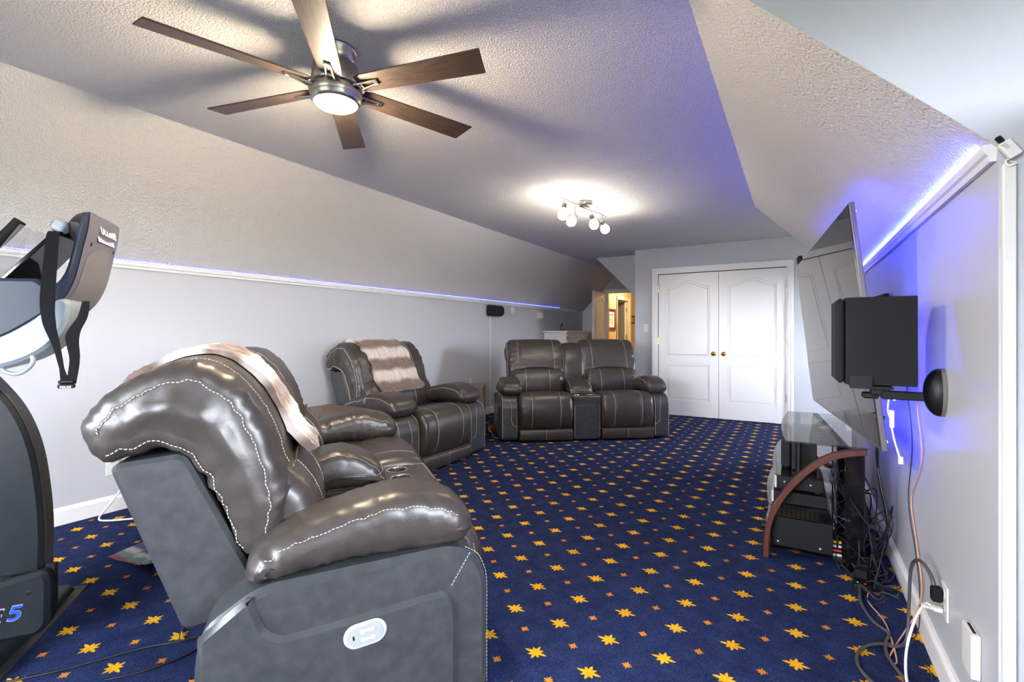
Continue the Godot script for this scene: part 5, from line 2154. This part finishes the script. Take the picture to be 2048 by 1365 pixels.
	mt.rotation.y = 2.4819


func ribbon(o: Node3D, called: String, path: Array, widths: Array, m: Material) -> void:
	var a := Acc.new()
	var p := spline3(path, 6)
	var top := []
	var n := p.size()
	for i in n:
		var f := float(i) / (n - 1) * (widths.size() - 1)
		var k := mini(int(f), widths.size() - 2)
		var w: float = lerpf(widths[k], widths[k + 1], f - k) / 2
		var ring := PackedVector3Array([p[i] + Vector3(-0.001, 0, -w), p[i] + Vector3(-0.001, 0, w), p[i] + Vector3(0.001, 0, w), p[i] + Vector3(0.001, 0, -w)])
		top.append(ring)
	a.sheet(top, true)
	part(called, a, m, o)


# ---------------------------------------------------------------- throws, cloths and small things
# a sheet that follows a head cushion: x range, from one profile place over the top to another
func throw_over(called: String, label: String, parent: Node3D, H: Dictionary, x0: float, x1: float, from: Vector2, to: Vector2, skew: float, sd: float, hang: float) -> void:
	var a := Acc.new()
	var nu := 44
	var ja := 0
	var jb := 0
	for j in H.m:
		if H.prof[j].distance_to(from) < H.prof[ja].distance_to(from):
			ja = j
		if H.prof[j].distance_to(to) < H.prof[jb].distance_to(to):
			jb = j
	var count: int = (jb - ja + H.m) % H.m
	var fold := new_noise(1.0, 40 + int(sd))
	var top := []
	var bot := []
	var cols := []
	var fine := 2
	var total := count * fine
	var extra := int(hang / 0.008)
	for s_ in range(-extra, total + 1):
		var s := maxi(s_, 0)
		var t := float(s_) / total
		var jj := ja + float(s) / fine
		var j0 := int(jj) % int(H.m)
		var j1 := (j0 + 1) % int(H.m)
		var f := jj - floorf(jj)
		var r1 := PackedVector3Array()
		var r2 := PackedVector3Array()
		var cc := PackedColorArray()
		for i in nu + 1:
			var u := float(i) / nu
			# edges wander
			var x := lerpf(x0, x1, u) + skew * t + 0.03 * fold.get_noise_2d(t * 5.0, 3.0 + u * 2.0)
			# surface point by blending stations
			var k := 0
			while k < H.xs.size() - 2 and H.xs[k + 1][0] < x:
				k += 1
			var g := clampf((x - H.xs[k][0]) / maxf(1e-5, H.xs[k + 1][0] - H.xs[k][0]), 0.0, 1.0)
			var pa: Vector3 = H.P[k][j0].lerp(H.P[k][j1], f)
			var pb: Vector3 = H.P[k + 1][j0].lerp(H.P[k + 1][j1], f)
			var p := pa.lerp(pb, g)
			var n2: Vector2 = H.nrm[j0].lerp(H.nrm[j1], f)
			var n := Vector3(0, n2.y, n2.x).normalized()
			var fall := 0.008 * float(s - s_)
			p += Vector3(0, -fall, minf(0.075, 0.8 * fall) + 0.05 * fall)
			p.x += x - clampf(x, H.xs[0][0], H.xs[H.xs.size() - 1][0])
			var lift := 0.020 + 0.022 * absf(fold.get_noise_2d(u * 4.0 + sd, t * 2.2)) + 0.0035 * fold.get_noise_2d(u * 60.0, t * 60.0) + 0.003 * sin(u * 150.0)
			lift += 0.014 * smoothstep(0.18, 0.0, t)
			if t > 0.93 or u < 0.05 or u > 0.95:
				lift *= 0.9
			r1.append(p + n * lift)
			r2.append(p + n * 0.004)
			# soft stripes across the fall
			var w := 0.5 + 0.5 * sin(t * total * 0.24 + 1.2 + 0.5 * fold.get_noise_2d(u * 3.0, t * 3.0))
			w = smoothstep(0.15, 0.85, w)
			w = clampf(w + 0.18 * fold.get_noise_2d(u * 90.0, t * 12.0), 0.0, 1.0)
			cc.append(Color(0.15, 0.105, 0.085).lerp(Color(0.56, 0.50, 0.45), w))
		top.append(r1)
		bot.append(r2)
		cols.append(cc)
	# the sheet faces outwards when its rows run from front to back
	a.sheet(top, false, cols)
	var b2 := []
	var c2 := []
	for i in bot.size():
		var r: PackedVector3Array = bot[i]
		var c: PackedColorArray = cols[i]
		r.reverse()
		c = c.duplicate()
		c.reverse()
		b2.append(r)
		c2.append(c)
	a.sheet(b2, false, c2)
	# rim
	var loop_t := PackedVector3Array()
	var loop_b := PackedVector3Array()
	var loop_c := PackedColorArray()
	var n_ := top.size()
	for i in nu + 1:
		loop_t.append(top[0][i])
		loop_b.append(b2[0][nu - i])
		loop_c.append(cols[0][i])
	for i in range(1, n_):
		loop_t.append(top[i][nu])
		loop_b.append(b2[i][0])
		loop_c.append(cols[i][nu])
	for i in range(nu - 1, -1, -1):
		loop_t.append(top[n_ - 1][i])
		loop_b.append(b2[n_ - 1][nu - i])
		loop_c.append(cols[n_ - 1][i])
	for i in range(n_ - 2, -1, -1):
		loop_t.append(top[i][0])
		loop_b.append(b2[i][nu])
		loop_c.append(cols[i][0])
	a.sheet([loop_t, loop_b], false, [loop_c, loop_c])
	var fur := mat("faux_fur", Color(1, 1, 1), 0.95, 0.0, {"vertex_color_use_as_albedo": true, "rim_enabled": true, "rim": 0.5, "rim_tint": 0.7})
	var o := single(called, a, fur, label, "throw", "striped faux fur throws")
	o.transform = parent.transform


func small_things() -> void:
	# striped cloth lying behind the foreground loveseat
	var a := Acc.new()
	var rows := []
	var cols := []
	var n := new_noise(1.0, 77)
	for i in 26:
		var row := PackedVector3Array()
		var cc := PackedColorArray()
		for j in 26:
			var u := i / 25.0
			var v := j / 25.0
			var h := 0.012 + 0.16 * smoothstep(0.0, 1.0, v) * (0.5 + 0.5 * u) + 0.035 * absf(n.get_noise_2d(u * 4.0, v * 5.0)) * minf(1.0, v * 4.0) + 0.012 * sin(u * 26.0) * v
			row.append(Vector3(-3.13 + 0.62 * v - 0.16 * u, maxf(0.004, h * v), -1.10 - 0.55 * u - 0.05 * v))
			var band := int(floor(u * 13.0 + v * 2.0)) % 4
			cc.append([Color(0.20, 0.04, 0.07), Color(0.10, 0.17, 0.15), Color(0.33, 0.33, 0.30), Color(0.05, 0.05, 0.12)][band])
		rows.append(row)
		cols.append(cc)
	a.sheet(rows, false, cols)
	single("striped_cloth", a, mat("plaid_cloth", Color(1, 1, 1), 0.95, 0.0, {"vertex_color_use_as_albedo": true}), "crumpled maroon and green striped cloth on the carpet behind the foreground loveseat", "cloth")
	# white cord from the left outlet, looping on the carpet
	var wht: Material = mats["cable_white"]
	cable([[XL + 0.012, 0.28, -1.40], [XL + 0.03, 0.22, -1.44], [-3.86, 0.14, -1.42], [-3.84, 0.05, -1.34], [-3.80, 0.012, -1.29], [-3.72, 0.010, -1.30], [-3.60, 0.010, -1.42], [-3.50, 0.010, -1.55]], 0.0055, wht, "white cable looping from the left wall to the carpet", "", "electric_cable")
	a = Acc.new()
	a.box(Vector3(-3.83, 0.14, -1.52), Vector3(0.04, 0.28, 0.05), 0.005)
	a.box(Vector3(-3.80, 0.02, -1.53), Vector3(0.12, 0.04, 0.12), 0.008)
	single("black_stand", a, M.black, "small black post stand by the left baseboard behind the foreground loveseat", "stand")
	cable([[-2.30, 0.006, -0.52], [-2.20, 0.006, -0.66], [-2.10, 0.008, -0.84], [-2.02, 0.010, -0.93], [-1.98, 0.008, -0.99], [-1.92, 0.006, -0.93], [-1.95, 0.006, -0.80], [-2.02, 0.006, -0.70]], 0.0035, mats["cable_black"], "thin dark cord on the carpet behind the foreground loveseat")
	cable([[-2.02, 0.010, -0.93], [-2.11, 0.006, -0.99], [-2.09, 0.006, -1.10], [-1.98, 0.006, -1.12], [-1.86, 0.006, -1.05]], 0.0025, mats["cable_grey"], "fine grey cord curling on the carpet behind the foreground loveseat")
	a = Acc.new()
	a.box(Vector3(-3.16, 0.035, -4.86), Vector3(0.05, 0.07, 0.08), 0.012)
	single("orange_plug", a, mat("orange_plastic", rgb(220, 96, 40), 0.5), "small orange cord end on the carpet between the end table and the far loveseat", "plug")
	cable([[-3.16, 0.03, -4.83], [-3.05, 0.006, -4.72], [-2.98, 0.006, -4.62], [-2.90, 0.006, -4.58], [-2.86, 0.006, -4.66]], 0.003, wht, "thin white wire on the carpet beside the far loveseat")
	cable([[-2.97, 0.62, -4.88], [-2.99, 0.45, -4.86], [-2.96, 0.25, -4.86], [-2.93, 0.05, -4.80], [-2.90, 0.006, -4.70]], 0.005, mats["cable_black"], "black cable hanging at the side of the far loveseat", "", "electric_cable")
	# wardrobe in the near dormer, which keeps the window's light off the lower cheek wall
	var w := thing("wardrobe", "brown two-door wardrobe standing inside the near dormer", "wardrobe", Vector3(1.0, 0, -1.40))
	var brown := mat("wardrobe_wood", rgb(92, 70, 54), 0.5)
	a = Acc.new()
	span(a, -0.28, 0.28, 0.06, 1.74, -0.23, 0.20, 0.004)
	part("body", a, brown, w)
	a = Acc.new()
	span(a, -0.26, 0.26, 0.0, 0.06, -0.22, 0.18)
	part("plinth", a, brown, w)
	a = Acc.new()
	span(a, -0.30, 0.30, 1.74, 1.77, -0.235, 0.23, 0.006)
	part("top", a, brown, w)
	for k in 2:
		a = Acc.new()
		var x0 := -0.275 if k == 0 else 0.003
		span(a, x0, x0 + 0.272, 0.09, 1.72, 0.20, 0.22, 0.004)
		var d := part("door", a, brown, w)
		a = Acc.new()
		a.tube(v3([[-0.03 if k == 0 else 0.03, 0.85, 0.235], [-0.03 if k == 0 else 0.03, 0.99, 0.235]]), 0.006, 8)
		part("handle", a, M.steel, d)
